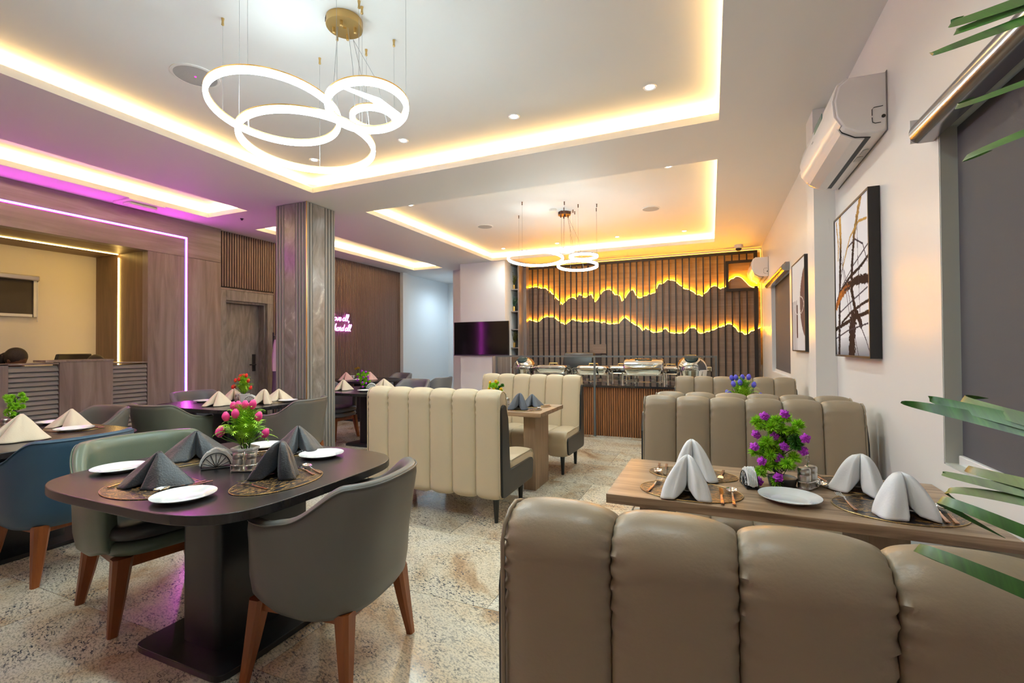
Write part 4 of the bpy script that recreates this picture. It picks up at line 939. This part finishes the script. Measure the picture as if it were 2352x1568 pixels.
NAPS={
 'tent':dict(h=.145,keys=[(-92,.022,.03),(-74,.150,0),(-60,.158,0),(-30,.13,.0),(20,.145,.0),(50,.10,0),(95,.085,0),(140,.10,0),(165,.15,0),(210,.12,0),(236,.155,0),(254,.150,0)],pw=.90),
 'wide':dict(h=.135,keys=[(-92,.03,.02),(-70,.12,0),(-35,.145,0),(5,.17,0),(30,.11,0),(90,.075,0),(150,.11,0),(180,.175,0),(215,.15,0),(250,.12,0)],pw=.95),
 'stand':dict(h=.165,keys=[(-95,.004,.075),(-80,.05,.03),(-62,.105,.0),(-40,.12,0),(-15,.085,.0),(40,.075,0),(90,.055,.0),(140,.075,0),(195,.085,0),(222,.14,0),(240,.105,0),(256,.05,.03)],pw=.62),
 'lobe':dict(h=.15,keys=[(-95,.01,.06),(-78,.08,.01),(-60,.12,.0),(-35,.10,0),(20,.07,.0),(90,.055,0),(150,.07,0),(190,.11,0),(215,.12,0),(245,.10,.0),(258,.05,.04)],pw=.50)}
def mk_nap(kind,mt,sc=1.0,seed=0):
    d=NAPS[kind];N=96;K=18;ring=crom(d['keys'],N);R=[];h=d['h']
    rnd=random.Random(seed)
    for k in range(K+1):
        t=k/K;row=[]
        for (th,r,z) in ring:
            rr=r*(1-t)**d['pw']+.006*t
            rr*=1+.05*math.sin(3*th+seed+4*t)*(1-t)+.03*math.sin(9*th+seed*2-5*t)*(1-t)
            zz=z*(1-t)**.5*(1-t)+h*t if z else h*t
            zz=max(0,z*(1-t)+h*t)
            x=rr*math.cos(th);y=rr*math.sin(th)
            row.append((x*sc,y*sc,zz*sc))
        R.append(row)
    return B().rings(R,caps=False).build('napkin',mt,None,smooth=85,solid=.003)
def put(o,x,y,z,rz,label,cat,group=None,tilt=None):
    o.location=(x,y,z);o.rotation_euler=(tilt[0] if tilt else 0,tilt[1] if tilt else 0,rz);return tag(o,label,cat,group)
copper=mat('copper_handle',(.72,.45,.33),.2,1)
def handle(L=.10,w=.008):
    return B().rings([[(-w*k,y,z0),(w*k,y,z0),(w*k,y,z1),(-w*k,y,z1)] for y,k,z0,z1 in ((0,1,.001,.006),(L*.5,.9,.001,.006),(L,.6,.004,.008))])
def mk_fork():
    e=empty('fork');handle(.10,.006).build('handle',copper,e,bevel=.0015)
    h=B();h.rings([[(-.003,.10,.004),(.003,.10,.004),(.003,.10,.007),(-.003,.10,.007)],[(-.003,.125,.010),(.003,.125,.010),(.003,.125,.013),(-.003,.125,.013)],[(-.011,.145,.008),(.011,.145,.008),(.011,.145,.0105),(-.011,.145,.0105)],[(-.012,.16,.005),(.012,.16,.005),(.012,.16,.0075),(-.012,.16,.0075)]])
    for k in range(4):
        x=-.0095+k*.0063;h.rings([[(x-.0015,y,z),(x+.0015,y,z),(x+.0015,y,z+.002),(x-.0015,y,z+.002)] for y,z in ((.158,.005),(.18,.004),(.20,.008))])
    h.build('tines',M['chrome'],e,smooth=40);return e
def mk_spoon():
    e=empty('spoon');handle(.10,.006).build('handle',copper,e,bevel=.0015)
    h=B();h.rings([[(-.003,.10,.004),(.003,.10,.004),(.003,.10,.007),(-.003,.10,.007)],[(-.003,.14,.010),(.003,.14,.010),(.003,.14,.012),(-.003,.14,.012)]])
    R=[]
    for i in range(8):
        t=i/7;r=math.sin(PI/2*t);R.append([(.021*r*math.cos(a),.17+.033*r*math.sin(a),.004+.009*r**2) for a in [2*PI*j/24 for j in range(24)]])
    for i in range(7,-1,-1):
        t=i/7;r=math.sin(PI/2*t)*.97;R.append([(.021*r*math.cos(a),.17+.033*r*math.sin(a),.0055+.009*r**2) for a in [2*PI*j/24 for j in range(24)]])
    h.rings(R,caps=False);h.build('bowl',M['chrome'],e,smooth=60);return e
def mk_knife():
    e=empty('knife');handle(.10,.0065).build('handle',copper,e,bevel=.0015)
    B().prism([(-.005,.10),(.005,.10),(.010,.13),(.010,.19),(.004,.205),(-.004,.208),(-.006,.17)],.003,.005).build('blade',M['chrome'],e);return e
def mk_cruet():
    e=empty('cruet_set')
    base=B();base.prism(sell(.058,.030,4,36),.004,.008);base.build('tray',M['chrome'],e,bevel=.001)
    B().tube([(x,y,.032) for x,y in sell(.058,.030,3,40)],.0018,6,loop=True).build('rail',M['chrome'],e,smooth=180)
    for x in(-.05,.05):
        for y in(-.024,.024): B().tube([(x,y,0),(x,y,.032)],.0018,6).build('rail_post',M['chrome'],e)
    B().tube([(0,0,.008),(0,0,.095),(.012,0,.105),(.016,0,.118),(.008,0,.130),(-.006,0,.130),(-.013,0,.118),(-.006,0,.108)],.0018,6).build('ring_handle',M['chrome'],e,smooth=180)
    for x in(-.028,.028):
        c=B().lathe([(.022,.008),(.0235,.012),(.0235,.055),(.022,.058),(.0235,.061),(.0235,.078),(.020,.084),(.002,.086)],28,(x,0,0)).build('shaker',M['steel'],e,smooth=40)
    return e
def mk_nholder():
    e=empty('napkin_holder')
    for s in(-1,1):
        w=B()
        arc=[(.055*math.cos(t),s*.022,.062*math.sin(t)+.004) for t in [PI*i/18 for i in range(19)]];w.tube(arc+[arc[0]],.0022,6)
        for k in range(1,8):
            t=PI*k/8;w.tube([(0,s*.022,.006),(.052*math.cos(t),s*.022,.058*math.sin(t)+.004)],.0014,5)
        w.build('fan_grille',M['black'],e)
    box('holder_base',M['black'],e,-.055,.055,-.022,.022,.001,.005)
    for k in range(7):
        y=-.016+k*.0053
        B().rings([[(x_,yy,z_) for x_,z_ in [(.005*k*.1,.006)]+[(.062*math.cos(t)+.002*math.sin(6*t+k),.075*math.sin(t)+.006+.004*math.sin(9*t+k)) for t in [PI*(.04+.92*i/18) for i in range(19)]]] for yy in (y-.0016,y+.0016)]).build('paper_napkin',M['paper'],e)
    return e
# flowers
def blade_cluster(bb,c,r,n,rnd,w=.0035):
    for i in range(n):
        th=rnd.uniform(0,2*PI);cz=rnd.uniform(-.75,1);s=math.sqrt(1-cz*cz);d=Vector((s*math.cos(th),s*math.sin(th),cz))
        u=d.cross(Vector((rnd.uniform(-1,1),rnd.uniform(-1,1),rnd.uniform(-1,1)))).normalized()*w
        L=r*rnd.uniform(.8,1.15);m_=c+d*L*.55;tip=c+d*L
        bb.add([c,m_+u,tip,m_-u],[(0,1,2,3)])
def ruffle(parent,name,c,r,mt,rnd):
    bb=B()
    for k in range(5):
        rr=r*(1-.17*k);N=30;ctr=c+Vector((0,0,0));off=rnd.uniform(0,6)
        ax=Vector((rnd.uniform(-.5,.5),-.8,rnd.uniform(.1,.8))).normalized();u=ax.orthogonal().normalized();v=ax.cross(u)
        R=[c+ax*(.2*r*k)];pts=[]
        for j in range(N):
            t=2*PI*j/N;q=rr*(1+.14*math.sin(5*t+off)+.10*math.sin(11*t+off*2));pts.append(c+u*math.cos(t)*q+v*math.sin(t)*q+ax*(r*.30*math.sin(8*t+off)+.16*r*k+.15*r))
        bb.add([R[0]]+pts,[(0,1+j,1+(j+1)%N) for j in range(N)])
    return bb.build(name,mt,parent,solid=.001,smooth=60)
BON=[(370,320),(450,420),(520,340),(620,310),(700,420),(600,480),(740,260),(850,450),(930,380),(860,560),(720,560),(500,600),(560,680),(880,650),(450,690),(350,790),(440,800),(540,800),(620,760),(600,950),(740,900),(800,980),(850,830),(680,1000),(480,980),(420,1110),(620,1170),(560,380),(660,850),(540,890),(760,640),(640,620)]
BFL=[(465,235),(720,185),(355,520),(610,540),(715,665),(330,695),(975,520),(955,710),(425,900),(655,850),(630,1105),(375,1200)]
def bonsai(loc,rz,label,flower,fname,cat='potted plant',sc=1,flip=1,pot='bowl',fl=True,dark=.2,seed=1,fsize=.019):
    e=empty('potted_plant',loc,rz,label=label,cat=cat);e.scale=(sc,)*3;rnd=random.Random(seed)
    if pot=='bowl': B().lathe([(.040,0),(.050,.004),(.056,.035),(.055,.04),(.050,.036),(.002,.034)],36).build('pot',M['black'],e,smooth=40)
    else: B().rings([[(x,y,z) for x,y in sell(r,r,6,32)] for r,z in ((.036,0),(.045,.05),(.05,.075),(.046,.075),(.042,.06))]).build('pot',M['pot'],e,smooth=40)
    k=1/3463
    zz=lambda v:(1150-v)*k+.035
    B().tube([(0,0,.03),(-.03*flip,0,.07),(.0,0,.13),(.015*flip,0,.20),(-.01*flip,0,.27)],[.009,.008,.006,.005,.003],8).build('trunk',M['soil'],e,smooth=60)
    br=B();b1=B();b2=B()
    for i,(x,z) in enumerate(BON):
        c=Vector(((x-700)*k*flip*1.0,rnd.uniform(-.045,.045),max(.03,zz(z))))
        (b2 if rnd.random()<dark else b1).__class__  # keep two tones
        blade_cluster(b2 if rnd.random()<dark else b1,c,.031,210,rnd,.0026)
        br.tube([(0,0,max(.04,c.z-.05)),tuple(c)],.0016,4)
    b1.build('foliage',M['leafy'],e);b2.build('foliage',M['leafD'],e);br.build('twigs',M['soil'],e)
    if fl:
        for i,(x,z) in enumerate(BFL):
            c=Vector(((x-700)*k*flip,-.045+rnd.uniform(-.01,.03),max(.012,zz(z))));ruffle(e,fname,c,fsize,flower,rnd)
    return e
def tulips(loc,rz,label,flower,sc=1,seed=2,buds=None,pot=True):
    e=empty('potted_plant',loc,rz,label=label,cat='potted plant');e.scale=(sc,)*3;rnd=random.Random(seed)
    p=B().rings([[(r*math.cos(t),r*math.sin(t),z) for t in [PI/6+2*PI*j/6 for j in range(6)]] for r,z in ((.040,0),(.044,.01),(.060,.085),(.066,.088),(.066,.10),(.060,.10),(.055,.085),(.002,.08))]).build('pot',M['pot'],e,bevel=.002)
    b1=B();b2=B();st_=B()
    for i in range(70):
        th=rnd.uniform(0,2*PI);sp=rnd.uniform(.02,.155);H=rnd.uniform(.15,.265)*(1-.45*(sp/.155)**2);d=Vector((math.cos(th),math.sin(th),0))
        pts=[Vector((0,0,.085))+d*sp*(t**1.3)+Vector((0,0,H*math.sin(t*PI/2)-.02*sp/.14*t**4*2)) for t in [j/14 for j in range(15)]]
        bb=b2 if rnd.random()<.25 else b1
        for j in range(2,15):
            t=j/14;a=pts[j-1];b_=pts[j];tg=(b_-a).normalized();sd=tg.cross(Vector((0,0,1)));
            if sd.length<.1: sd=Vector((-d.y,d.x,0))
            sd.normalize();L=.036*math.sin(PI*min(1,t*.85+.12))+.004
            for s in(-1,1):
                tip=b_+sd*s*L+tg*L*.55+Vector((0,0,-.002));bb.add([a,a.lerp(b_,.75),tip],[(0,1,2)])
        bb.tube([tuple(q) for q in pts[::3]],.0012,4)
    b1.build('fern_fronds',M['fern'],e);b2.build('fern_fronds',M['fernD'],e)
    for k in range(10):
        a=rnd.uniform(0,6.28);st_.tube([(0.015*math.cos(a),.015*math.sin(a),.08),(.03*math.cos(a),.03*math.sin(a),.15)],.002,5)
    st_.build('stems',M['soil'],e)
    buds=buds or [(-.11,-.02,.205),(-.068,-.05,.285),(-.045,.02,.335),(-.075,.03,.33),(.0,0,.34),(.045,-.01,.345),(-.095,-.06,.20),(-.02,-.05,.30),(.12,-.03,.19),(.08,-.02,.28)]
    for (x,y,z) in buds:
        R=[]
        for j in range(9):
            t=j/8;r=.018*math.sin(PI*(.12+.80*t))**.8;R.append([(r*(1+.10*math.cos(3*a+2*t))*math.cos(a),r*(1+.10*math.cos(3*a+2*t))*math.sin(a),-.024+.048*t) for a in [2*PI*i/14 for i in range(14)]])
        z*=.92;o=B().rings(R).build('tulip_head',flower,e,smooth=70,loc=(x,y,z));o.rotation_euler=(y*2-.1,x*3.2,0)
        B().tube([(x*.25,y*.25,.12),(x*.8,y*.8,z*.8),(x,y,z-.02)],.0018,5).build('tulip_stem',M['fernD'],e)
    return e
mP=mk_plate();mM=mk_mat();mF=mk_fork();mS=mk_spoon();mK=mk_knife();mC=mk_cruet();mN=mk_nholder()
used=set()
def use(src,x,y,z,rz,label,cat,group=None,sc=None):
    if id(src) not in used: used.add(id(src));o=src
    else: o=copy_tree(src)
    o.location=(x,y,z);o.rotation_euler=(0,0,rz)
    if sc:o.scale=sc
    o['label']=label;o['category']=cat
    if group:o['group']=group
    return o
def nap(kind,mt,x,y,z,rz,label,sc=1,seed=0,group='folded cloth napkins'):
    return put(mk_nap(kind,M[mt],sc,seed),x,y,z,rz,label,'napkin',group)
ZM=ZT_+.0045
# table 1 : nearest black table
g='placemats on the nearest black table'
use(mM,-2.235,1.255,ZT_,0.05,'oval placemat at the camera side of the nearest black table, tinted gold','placemat',g)
use(mM,-1.80,1.53,ZT_,PI/2,'oval placemat on the right side of the pink tulip table, fork and spoon on it','placemat',g,sc=(.95,.95,1))
use(mM,-2.62,1.66,ZT_,PI/2,'oval placemat on the left side of the pink tulip table','placemat',g)
use(mM,-2.29,2.0,ZT_,0,'oval placemat at the far side of the pink tulip table','placemat',g,sc=(.85,.85,1))
nap('wide','napBlack',-2.28,1.31,ZM,.15,'charcoal pyramid napkin nearest the camera on the black table, left front',1.02,1)
nap('wide','napBlack',-2.63,1.70,ZM,.95,'charcoal folded napkin before the sage green chair',1.05,2)
nap('stand','napBlack',-1.865,1.60,ZM,.35,'charcoal napkin with two open lobes on the right side of the pink tulip table',.98,3)
nap('tent','napBlack',-2.23,2.03,ZM,.9,'charcoal folded napkin at the far right behind the lobed one',.98,4)
use(mP,-2.71,1.375,ZT_,0,'white dinner plate at the left front, next to the sage green chair','plate','dinner plates',sc=(.88,.88,1))
use(mP,-1.955,1.215,ZT_,0,'white dinner plate at the near edge of the nearest black table','plate','dinner plates')
use(mP,-1.995,1.975,ZT_,0,'white dinner plate right of the charcoal napkins, magenta sheen beside it','plate','dinner plates',sc=(.9,.9,1))
use(mP,-2.50,2.02,ZT_,0,'white dinner plate behind the pink tulips','plate','dinner plates',sc=(.85,.85,1))
def cut(src,p0,p1,label,cat,z=ZM,g='cutlery'):   # handle end p0 -> head p1
    dx,dy=p1[0]-p0[0],p1[1]-p0[1];return use(src,p0[0],p0[1],z,math.atan2(dy,dx)-PI/2,label,cat,g)
cut(mF,(-1.735,1.42),(-1.97,1.44),'fork on the right placemat of the nearest black table','fork')
cut(mS,(-1.71,1.69),(-1.93,1.78),'spoon beside the lobed charcoal napkin','spoon')
cut(mK,(-1.725,1.66),(-1.93,1.75),'knife beside the spoon next to the lobed charcoal napkin','knife')
cut(mS,(-2.10,1.40),(-2.13,1.20),'spoon behind the nearest white plate','spoon')
cut(mK,(-2.07,1.41),(-2.10,1.18),'knife behind the nearest white plate','knife')
cut(mF,(-2.39,1.17),(-2.44,1.36),'fork left of the nearest charcoal napkin','fork')
cut(mF,(-2.37,1.98),(-2.42,1.80),'fork lying behind the shakers of the pink tulip table','fork')
cut(mK,(-2.30,2.0),(-2.33,1.80),'knife lying behind the shakers of the pink tulip table','knife')
cut(mS,(-2.135,1.80),(-2.14,1.98),'spoon beside the far right charcoal napkin','spoon')
use(mC,-2.115,1.60,ZT_,.45,'steel salt and pepper set beside the pink tulips','cruet set','salt and pepper sets',sc=(1.05,1.05,1.05))
use(mN,-2.305,1.59,ZT_,.9,'fan shaped napkin holder filled with paper beside the pink tulips','napkin holder','napkin holders',sc=(1.15,1.3,1.2))
tulips((-2.195,1.665,ZT_),.4,'white pot of bright ferns and pink tulips on the nearest black table',M['tulipP'],1.0)
# right oak table
g='placemats on the near oak table'
use(mM,-.085,2.065,ZT_,0,'front left oval placemat on the near oak table','placemat',g,sc=(.88,.90,1))
use(mM,-.085,2.34,ZT_+.0,0,'back left oval placemat on the near oak table','placemat',g,sc=(.86,.78,1))
use(mM,.615,2.11,ZT_,.02,'front right oval placemat on the near oak table','placemat',g,sc=(.88,1.02,1))
use(mM,.59,2.41,ZT_,0,'back right oval placemat on the near oak table','placemat',g,sc=(.86,.85,1))
nap('stand','napWhite',-.09,2.01,ZM,.0,'white standing napkin at the front left of the near oak table',.95,1)
nap('stand','napWhite',-.085,2.29,ZM,.25,'white standing napkin at the back left of the near oak table',1.02,5)
nap('lobe','napWhite',.615,2.07,ZM,.35,'white standing napkin at the front right of the near oak table',.95,3)
nap('lobe','napWhite',.565,2.33,ZM,-.35,'white rounded napkin at the back right of the near oak table',.98,4)
use(mP,.275,2.09,ZT_,0,'white dinner plate in the middle of the near oak table','plate','dinner plates',sc=(.84,.84,1))
cut(mF,(-.245,1.98),(-.21,2.18),'fork at the left edge of the front left placemat','fork')
cut(mS,(.075,1.93),(.072,2.13),'spoon at the right of the front left placemat','spoon')
cut(mK,(.035,1.93),(.03,2.13),'knife at the right of the front left placemat','knife')
cut(mS,(-.245,2.47),(-.235,2.27),'spoon on the back left placemat','spoon');cut(mK,(-.21,2.47),(-.20,2.27),'knife on the back left placemat','knife')
cut(mF,(.05,2.44),(.03,2.25),'fork on the back left placemat','fork')
cut(mF,(.475,2.03),(.46,2.23),'fork on the front right placemat','fork')
cut(mS,(.745,2.0),(.77,2.2),'spoon at the right of the front right placemat','spoon');cut(mK,(.72,2.0),(.745,2.2),'knife at the right of the front right placemat','knife')
cut(mS,(.40,2.50),(.43,2.30),'spoon on the back right placemat','spoon');cut(mK,(.44,2.50),(.47,2.30),'knife on the back right placemat','knife')
use(mC,.37,2.305,ZT_,1.0,'steel salt and pepper set with ring handle beside the violet flowers','cruet set','salt and pepper sets')
use(mN,.145,2.235,ZT_,PI/2+.2,'wire napkin holder seen edge on beside the violet flowers','napkin holder','napkin holders',sc=(.95,1,1))
bonsai((.275,2.29,ZT_),0,'artificial bonsai with ruffled violet flowers in a black bowl on the near oak table',M['flowV'],'flower')
# middle oak table
use(mM,-1.66,4.18,ZT_,0,'placemat under the front slate napkin on the narrow oak table','placemat','placemats on the narrow oak table',sc=(.8,.85,1))
use(mM,-1.66,4.46,ZT_,0,'placemat under the rear slate napkin on the narrow oak table','placemat','placemats on the narrow oak table',sc=(.8,.85,1))
nap('stand','napBlue',-1.70,4.18,ZM,.1,'front slate blue napkin on the narrow oak table',.92,2);nap('tent','napBlue',-1.68,4.46,ZM,.3,'rear slate blue napkin on the narrow oak table',.8,6)
cut(mS,(-1.57,4.10),(-1.53,4.28),'spoon by the front slate napkin','spoon');cut(mF,(-1.52,4.54),(-1.56,4.36),'fork by the rear slate napkin','fork')
use(mC,-1.93,4.33,ZT_,.2,'salt and pepper set beside the yellow flowers','cruet set','salt and pepper sets')
bonsai((-2.03,4.36,ZT_),0,'artificial plant with round yellow flowers on the narrow oak table',M['flowY'],'flower',sc=.80,seed=5,dark=.15,fsize=.021)
use(mP,-2.28,4.2,ZT_,0,'white plate behind the pale booth back on the narrow oak table','plate','dinner plates')
# far oak table
tulips((.245,4.42,ZT_),0,'fern plant with blue tulips above the brown booth backs',M['tulipB'],1.06,seed=9)
nap('stand','napWhite',.02,4.42,ZM,0,'white napkin tip peeking over the left of the booth back',1.0,2);nap('stand','napWhite',.46,4.45,ZM,0,'white napkin tip peeking right of the blue tulips',1.0,4)
# table 2
nap('tent','napCream',-4.84,3.36,ZM,.4,'front left cream napkin on the red tulip table',1.0,1);nap('tent','napCream',-5.12,3.74,ZM,.9,'back left cream napkin on the red tulip table',.95,2)
nap('stand','napCream',-4.47,3.62,ZM,.4,'front right cream napkin on the red tulip table',.95,3);nap('wide','napCream',-4.62,3.93,ZM,.9,'back right cream napkin on the red tulip table',.95,4)
tulips((-4.85,3.66,ZT_),.2,'white pot of ferns and red tulips in front of the pillar',M['tulipR'],.95,seed=4)
use(mC,-4.97,3.70,ZT_,.6,'salt and pepper set left of the red tulips','cruet set','salt and pepper sets',sc=(1,1,1));use(mN,-4.71,3.64,ZT_,.35,'fan napkin holder right of the red tulips','napkin holder','napkin holders',sc=(1.15,1,1.1))
use(mP,-5.30,3.52,ZT_,0,'white plate at the left end of the red tulip table','plate','dinner plates');use(mP,-4.53,3.42,ZT_,0,'white plate in front of the red tulips','plate','dinner plates',sc=(.8,.8,1))
use(mP,-4.80,3.95,ZT_,0,'white plate behind the fan holder near the pillar','plate','dinner plates',sc=(.7,.7,1));use(mP,-4.42,3.88,ZT_,0,'white plate close to the pillar behind the grey green chair','plate','dinner plates',sc=(.8,.8,1))
use(mM,-4.55,3.75,ZT_,.8,'dark placemat at the right of the red tulip table','placemat','placemats on the red tulip table',sc=(.8,.8,1))
# table 3
nap('tent','napCream',-4.88,5.24,ZM,.4,'cream napkin at the left of the violet blossom table',1.0,1);nap('wide','napCream',-4.46,5.62,ZM,.4,'cream napkin behind the pale booth back',1.05,5)
bonsai((-4.66,5.40,ZT_),.3,'potted plant with small violet blossoms beyond the pillar',M['flowV'],'flower',sc=.85,flip=-1,seed=3,dark=.15)
use(mN,-4.52,5.42,ZT_,.5,'fan napkin holder beside the violet blossoms beyond the pillar','napkin holder','napkin holders',sc=(1.2,1,1.2));use(mP,-4.42,5.18,ZT_,0,'white plate on the violet blossom table','plate','dinner plates',sc=(.9,.9,1))
# table 4 (left edge)
nap('tent','napCream',-4.27,1.60,ZM,.2,'cream napkin at the very left edge, partly cut off',1.15,1);nap('wide','napCream',-4.62,2.02,ZM,.3,'cream pyramid napkin in front of the reception desk',.98,2)
use(mP,-4.93,2.05,ZT_,0,'white plate left of the cream napkin at the bonsai table','plate','dinner plates',sc=(.9,.9,1));use(mP,-4.38,1.93,ZT_,0,'white plate behind the blue chair','plate','dinner plates',sc=(.9,.9,1))
use(mM,-4.50,1.98,ZT_,0,'brown patterned placemat at the bonsai table','placemat','placemats on the bonsai table')
cut(mK,(-4.28,2.07),(-4.45,2.0),'knife on the bonsai table placemat','knife')
use(mC,-4.84,1.74,ZT_,.3,'salt and pepper set at the left edge of the photo','cruet set','salt and pepper sets')
e=bonsai((-5.01,1.84,ZT_),0,'green cloud pruned bonsai at the left edge of the photo',None,'flower',sc=.85,fl=False,pot='white',seed=8,dark=.1)
# table 5
nap('tent','napPink',-6.32,6.86,ZM,.3,'blush napkin at the left of the farthest black table',1,1);nap('tent','napPink',-5.96,7.10,ZM,.3,'blush napkin at the right of the farthest black table',1,3)
e=empty('potted_plant',(-6.14,6.98,ZT_),0,label='two tier yellow green topiary on the farthest black table',cat='potted plant')
B().lathe([(.05,0),(.06,.03),(.06,.035),(.002,.034)],4).build('pot',M['pot'],e);B().tube([(0,0,.03),(0,0,.22)],.005).build('trunk',M['soil'],e)
rnd=random.Random(5);tp=mat('topiary_olive',(.22,.22,.02),.6);b1=B();[blade_cluster(b1,Vector((rnd.uniform(-.035,.035),rnd.uniform(-.035,.035),.045+rnd.uniform(0,.07))),.025,40,rnd) for _ in range(16)];b1.build('foliage',tp,e)
b1=B();[blade_cluster(b1,Vector((rnd.uniform(-.05,.05),rnd.uniform(-.03,.03),.21+rnd.uniform(-.01,.02))),.022,40,rnd) for _ in range(12)];b1.build('foliage',mat('topiary_orange',(.40,.24,.02),.6),e)
use(mC,-6.24,6.93,ZT_,.3,'salt and pepper set beside the topiary','cruet set','salt and pepper sets');use(mP,-6.02,6.85,ZT_,0,'white plate beside the topiary','plate','dinner plates')
# shelf plants
def vase(z,label,kind,seed):
    e=empty('vase_plant',(-3.90,9.30,z+.0115),0,label=label,cat='plant');rnd=random.Random(seed)
    B().lathe([(.030,0),(.030,.105),(.026,.105),(.026,.09),(.002,.09)],24).build('vase',M['gold'],e,smooth=40)
    bb=B();mt={'g':M['leafD'],'o':mat('olive_leaf',(.16,.15,.03),.6),'e':mat('eucalyptus',(.10,.20,.13),.6)}[kind]
    for i in range(11):
        a=rnd.uniform(0,6.28);sp=rnd.uniform(.02,.10);H=rnd.uniform(.14,.28)
        pts=[Vector((sp*t**1.4*math.cos(a),sp*t**1.4*math.sin(a),.09+H*t)) for t in [j/7 for j in range(8)]];bb.tube([tuple(p) for p in pts],.0018,4)
        for j in range(2,8):
            for s in(-1,1):
                d=Vector((math.cos(a+s*1.5),math.sin(a+s*1.5),.5))*(.03 if kind!='e' else .028);w=Vector((-.3*d.y,.3*d.x,.01)) if kind!='e' else Vector((-.6*d.y,.6*d.x,.012))
                p=pts[j];bb.add([p,p+d*.5+w,p+d,p+d*.5-w],[(0,1,2,3)])
    bb.build('leaves',mt,e)
vase(2.58,'grassy sprig in a small gold vase on the top shelf','o',1);vase(2.11,'round leaved sprig in a small gold vase on the second shelf','e',2);vase(1.335,'yellow green sprig in a gold vase on the lowest visible shelf','o',3)
# palm at the right edge, pot behind the near booth
pm=empty('potted_palm',(.70,.36,0),0,label='tall potted palm whose long leaves reach in from the right edge',cat='potted plant')
B().lathe([(.12,0),(.15,.25),(.16,.30),(.145,.30),(.13,.26),(.002,.26)],36).build('pot',M['black'],pm,smooth=40)
B().lathe([(.14,.262),(.002,.268)],24).build('soil',M['soil'],pm)
B().tube([(0,0,.26),(.02,.02,.7),(0,.03,1.1),(.01,.0,1.62)],[.022,.018,.015,.010],8).build('cane',mat('cane_brown',(.12,.09,.04),.8),pm,smooth=60)
palm=wood('palm_leaf',[(.35,(.012,.06,.008)),(.6,(.03,.14,.012)),(.8,(.08,.24,.02))],(60,4,4),.35,dist=.4,bump=.1)
def leaf(base,mid,tip,w):
    w*=.66
    b0,m0,t0=Vector(base),Vector(mid),Vector(tip);c=(m0*2-(b0+t0)*.5) if False else m0;N=22;R=[]
    def q(t): return b0.lerp(m0,t/.5) if False else (b0*(1-t)*(1-t)+ (m0*4-b0-t0)*.5*2*t*(1-t)+t0*t*t)
    for i in range(N+1):
        t=i/N;p=q(t);d=(q(min(1,t+.02))-q(max(0,t-.02))).normalized();hz=d.cross(Vector((0,0,1))).normalized();side=(hz.cross(d)*.85+hz*.5).normalized()
        ww=w*min(1,t*3+.15)*(max(0,1-t))**.5+.0003
        R.append([p-side*ww,p+Vector((0,0,-.18*ww)),p+side*ww,p+Vector((0,0,.10*ww))])
    B().rings(R).build('leaf',palm,pm,smooth=60)
def Lw(tip,exit_,base,w):
    o=Vector(pm.location);leaf(Vector(base)-o,Vector(exit_)-o,Vector(tip)-o,w)
c1=(.705,.37,1.66);c2=(.70,.38,1.16);c3=(.71,.36,1.0)
Lw((0.405, 1.15, 1.916),(0.475, 1.02, 1.877),c1,0.0228)
Lw((0.451, 1.15, 1.976),(0.475, 1.02, 1.91),c1,0.0228)
Lw((0.464, 1.15, 1.954),(0.475, 1.02, 1.899),c1,0.0209)
Lw((0.465, 1.15, 1.818),(0.473, 1.02, 1.774),c1,0.0152)
Lw((0.488, 1.15, 1.712),(0.472, 1.02, 1.693),c1,0.0190)
Lw((0.344, 1.15, 1.235),(0.465, 1.02, 1.213),c2,0.0266)
Lw((0.393, 1.15, 1.246),(0.465, 1.02, 1.223),c2,0.0247)
Lw((0.476, 1.15, 1.249),(0.465, 1.02, 1.229),c2,0.0228)
Lw((0.42, 1.15, 1.101),(0.463, 1.02, 1.111),c2,0.0171)
Lw((0.429, 1.15, 1.053),(0.463, 1.02, 1.097),c2,0.0190)
Lw((0.486, 1.15, 1.112),(0.464, 1.02, 1.125),c2,0.0190)
Lw((0.269, 0.74, 1.077),(0.289, 0.64, 1.101),c3,0.0171)
Lw((0.319, 0.74, 1.12),(0.29, 0.64, 1.16),c3,0.0133)
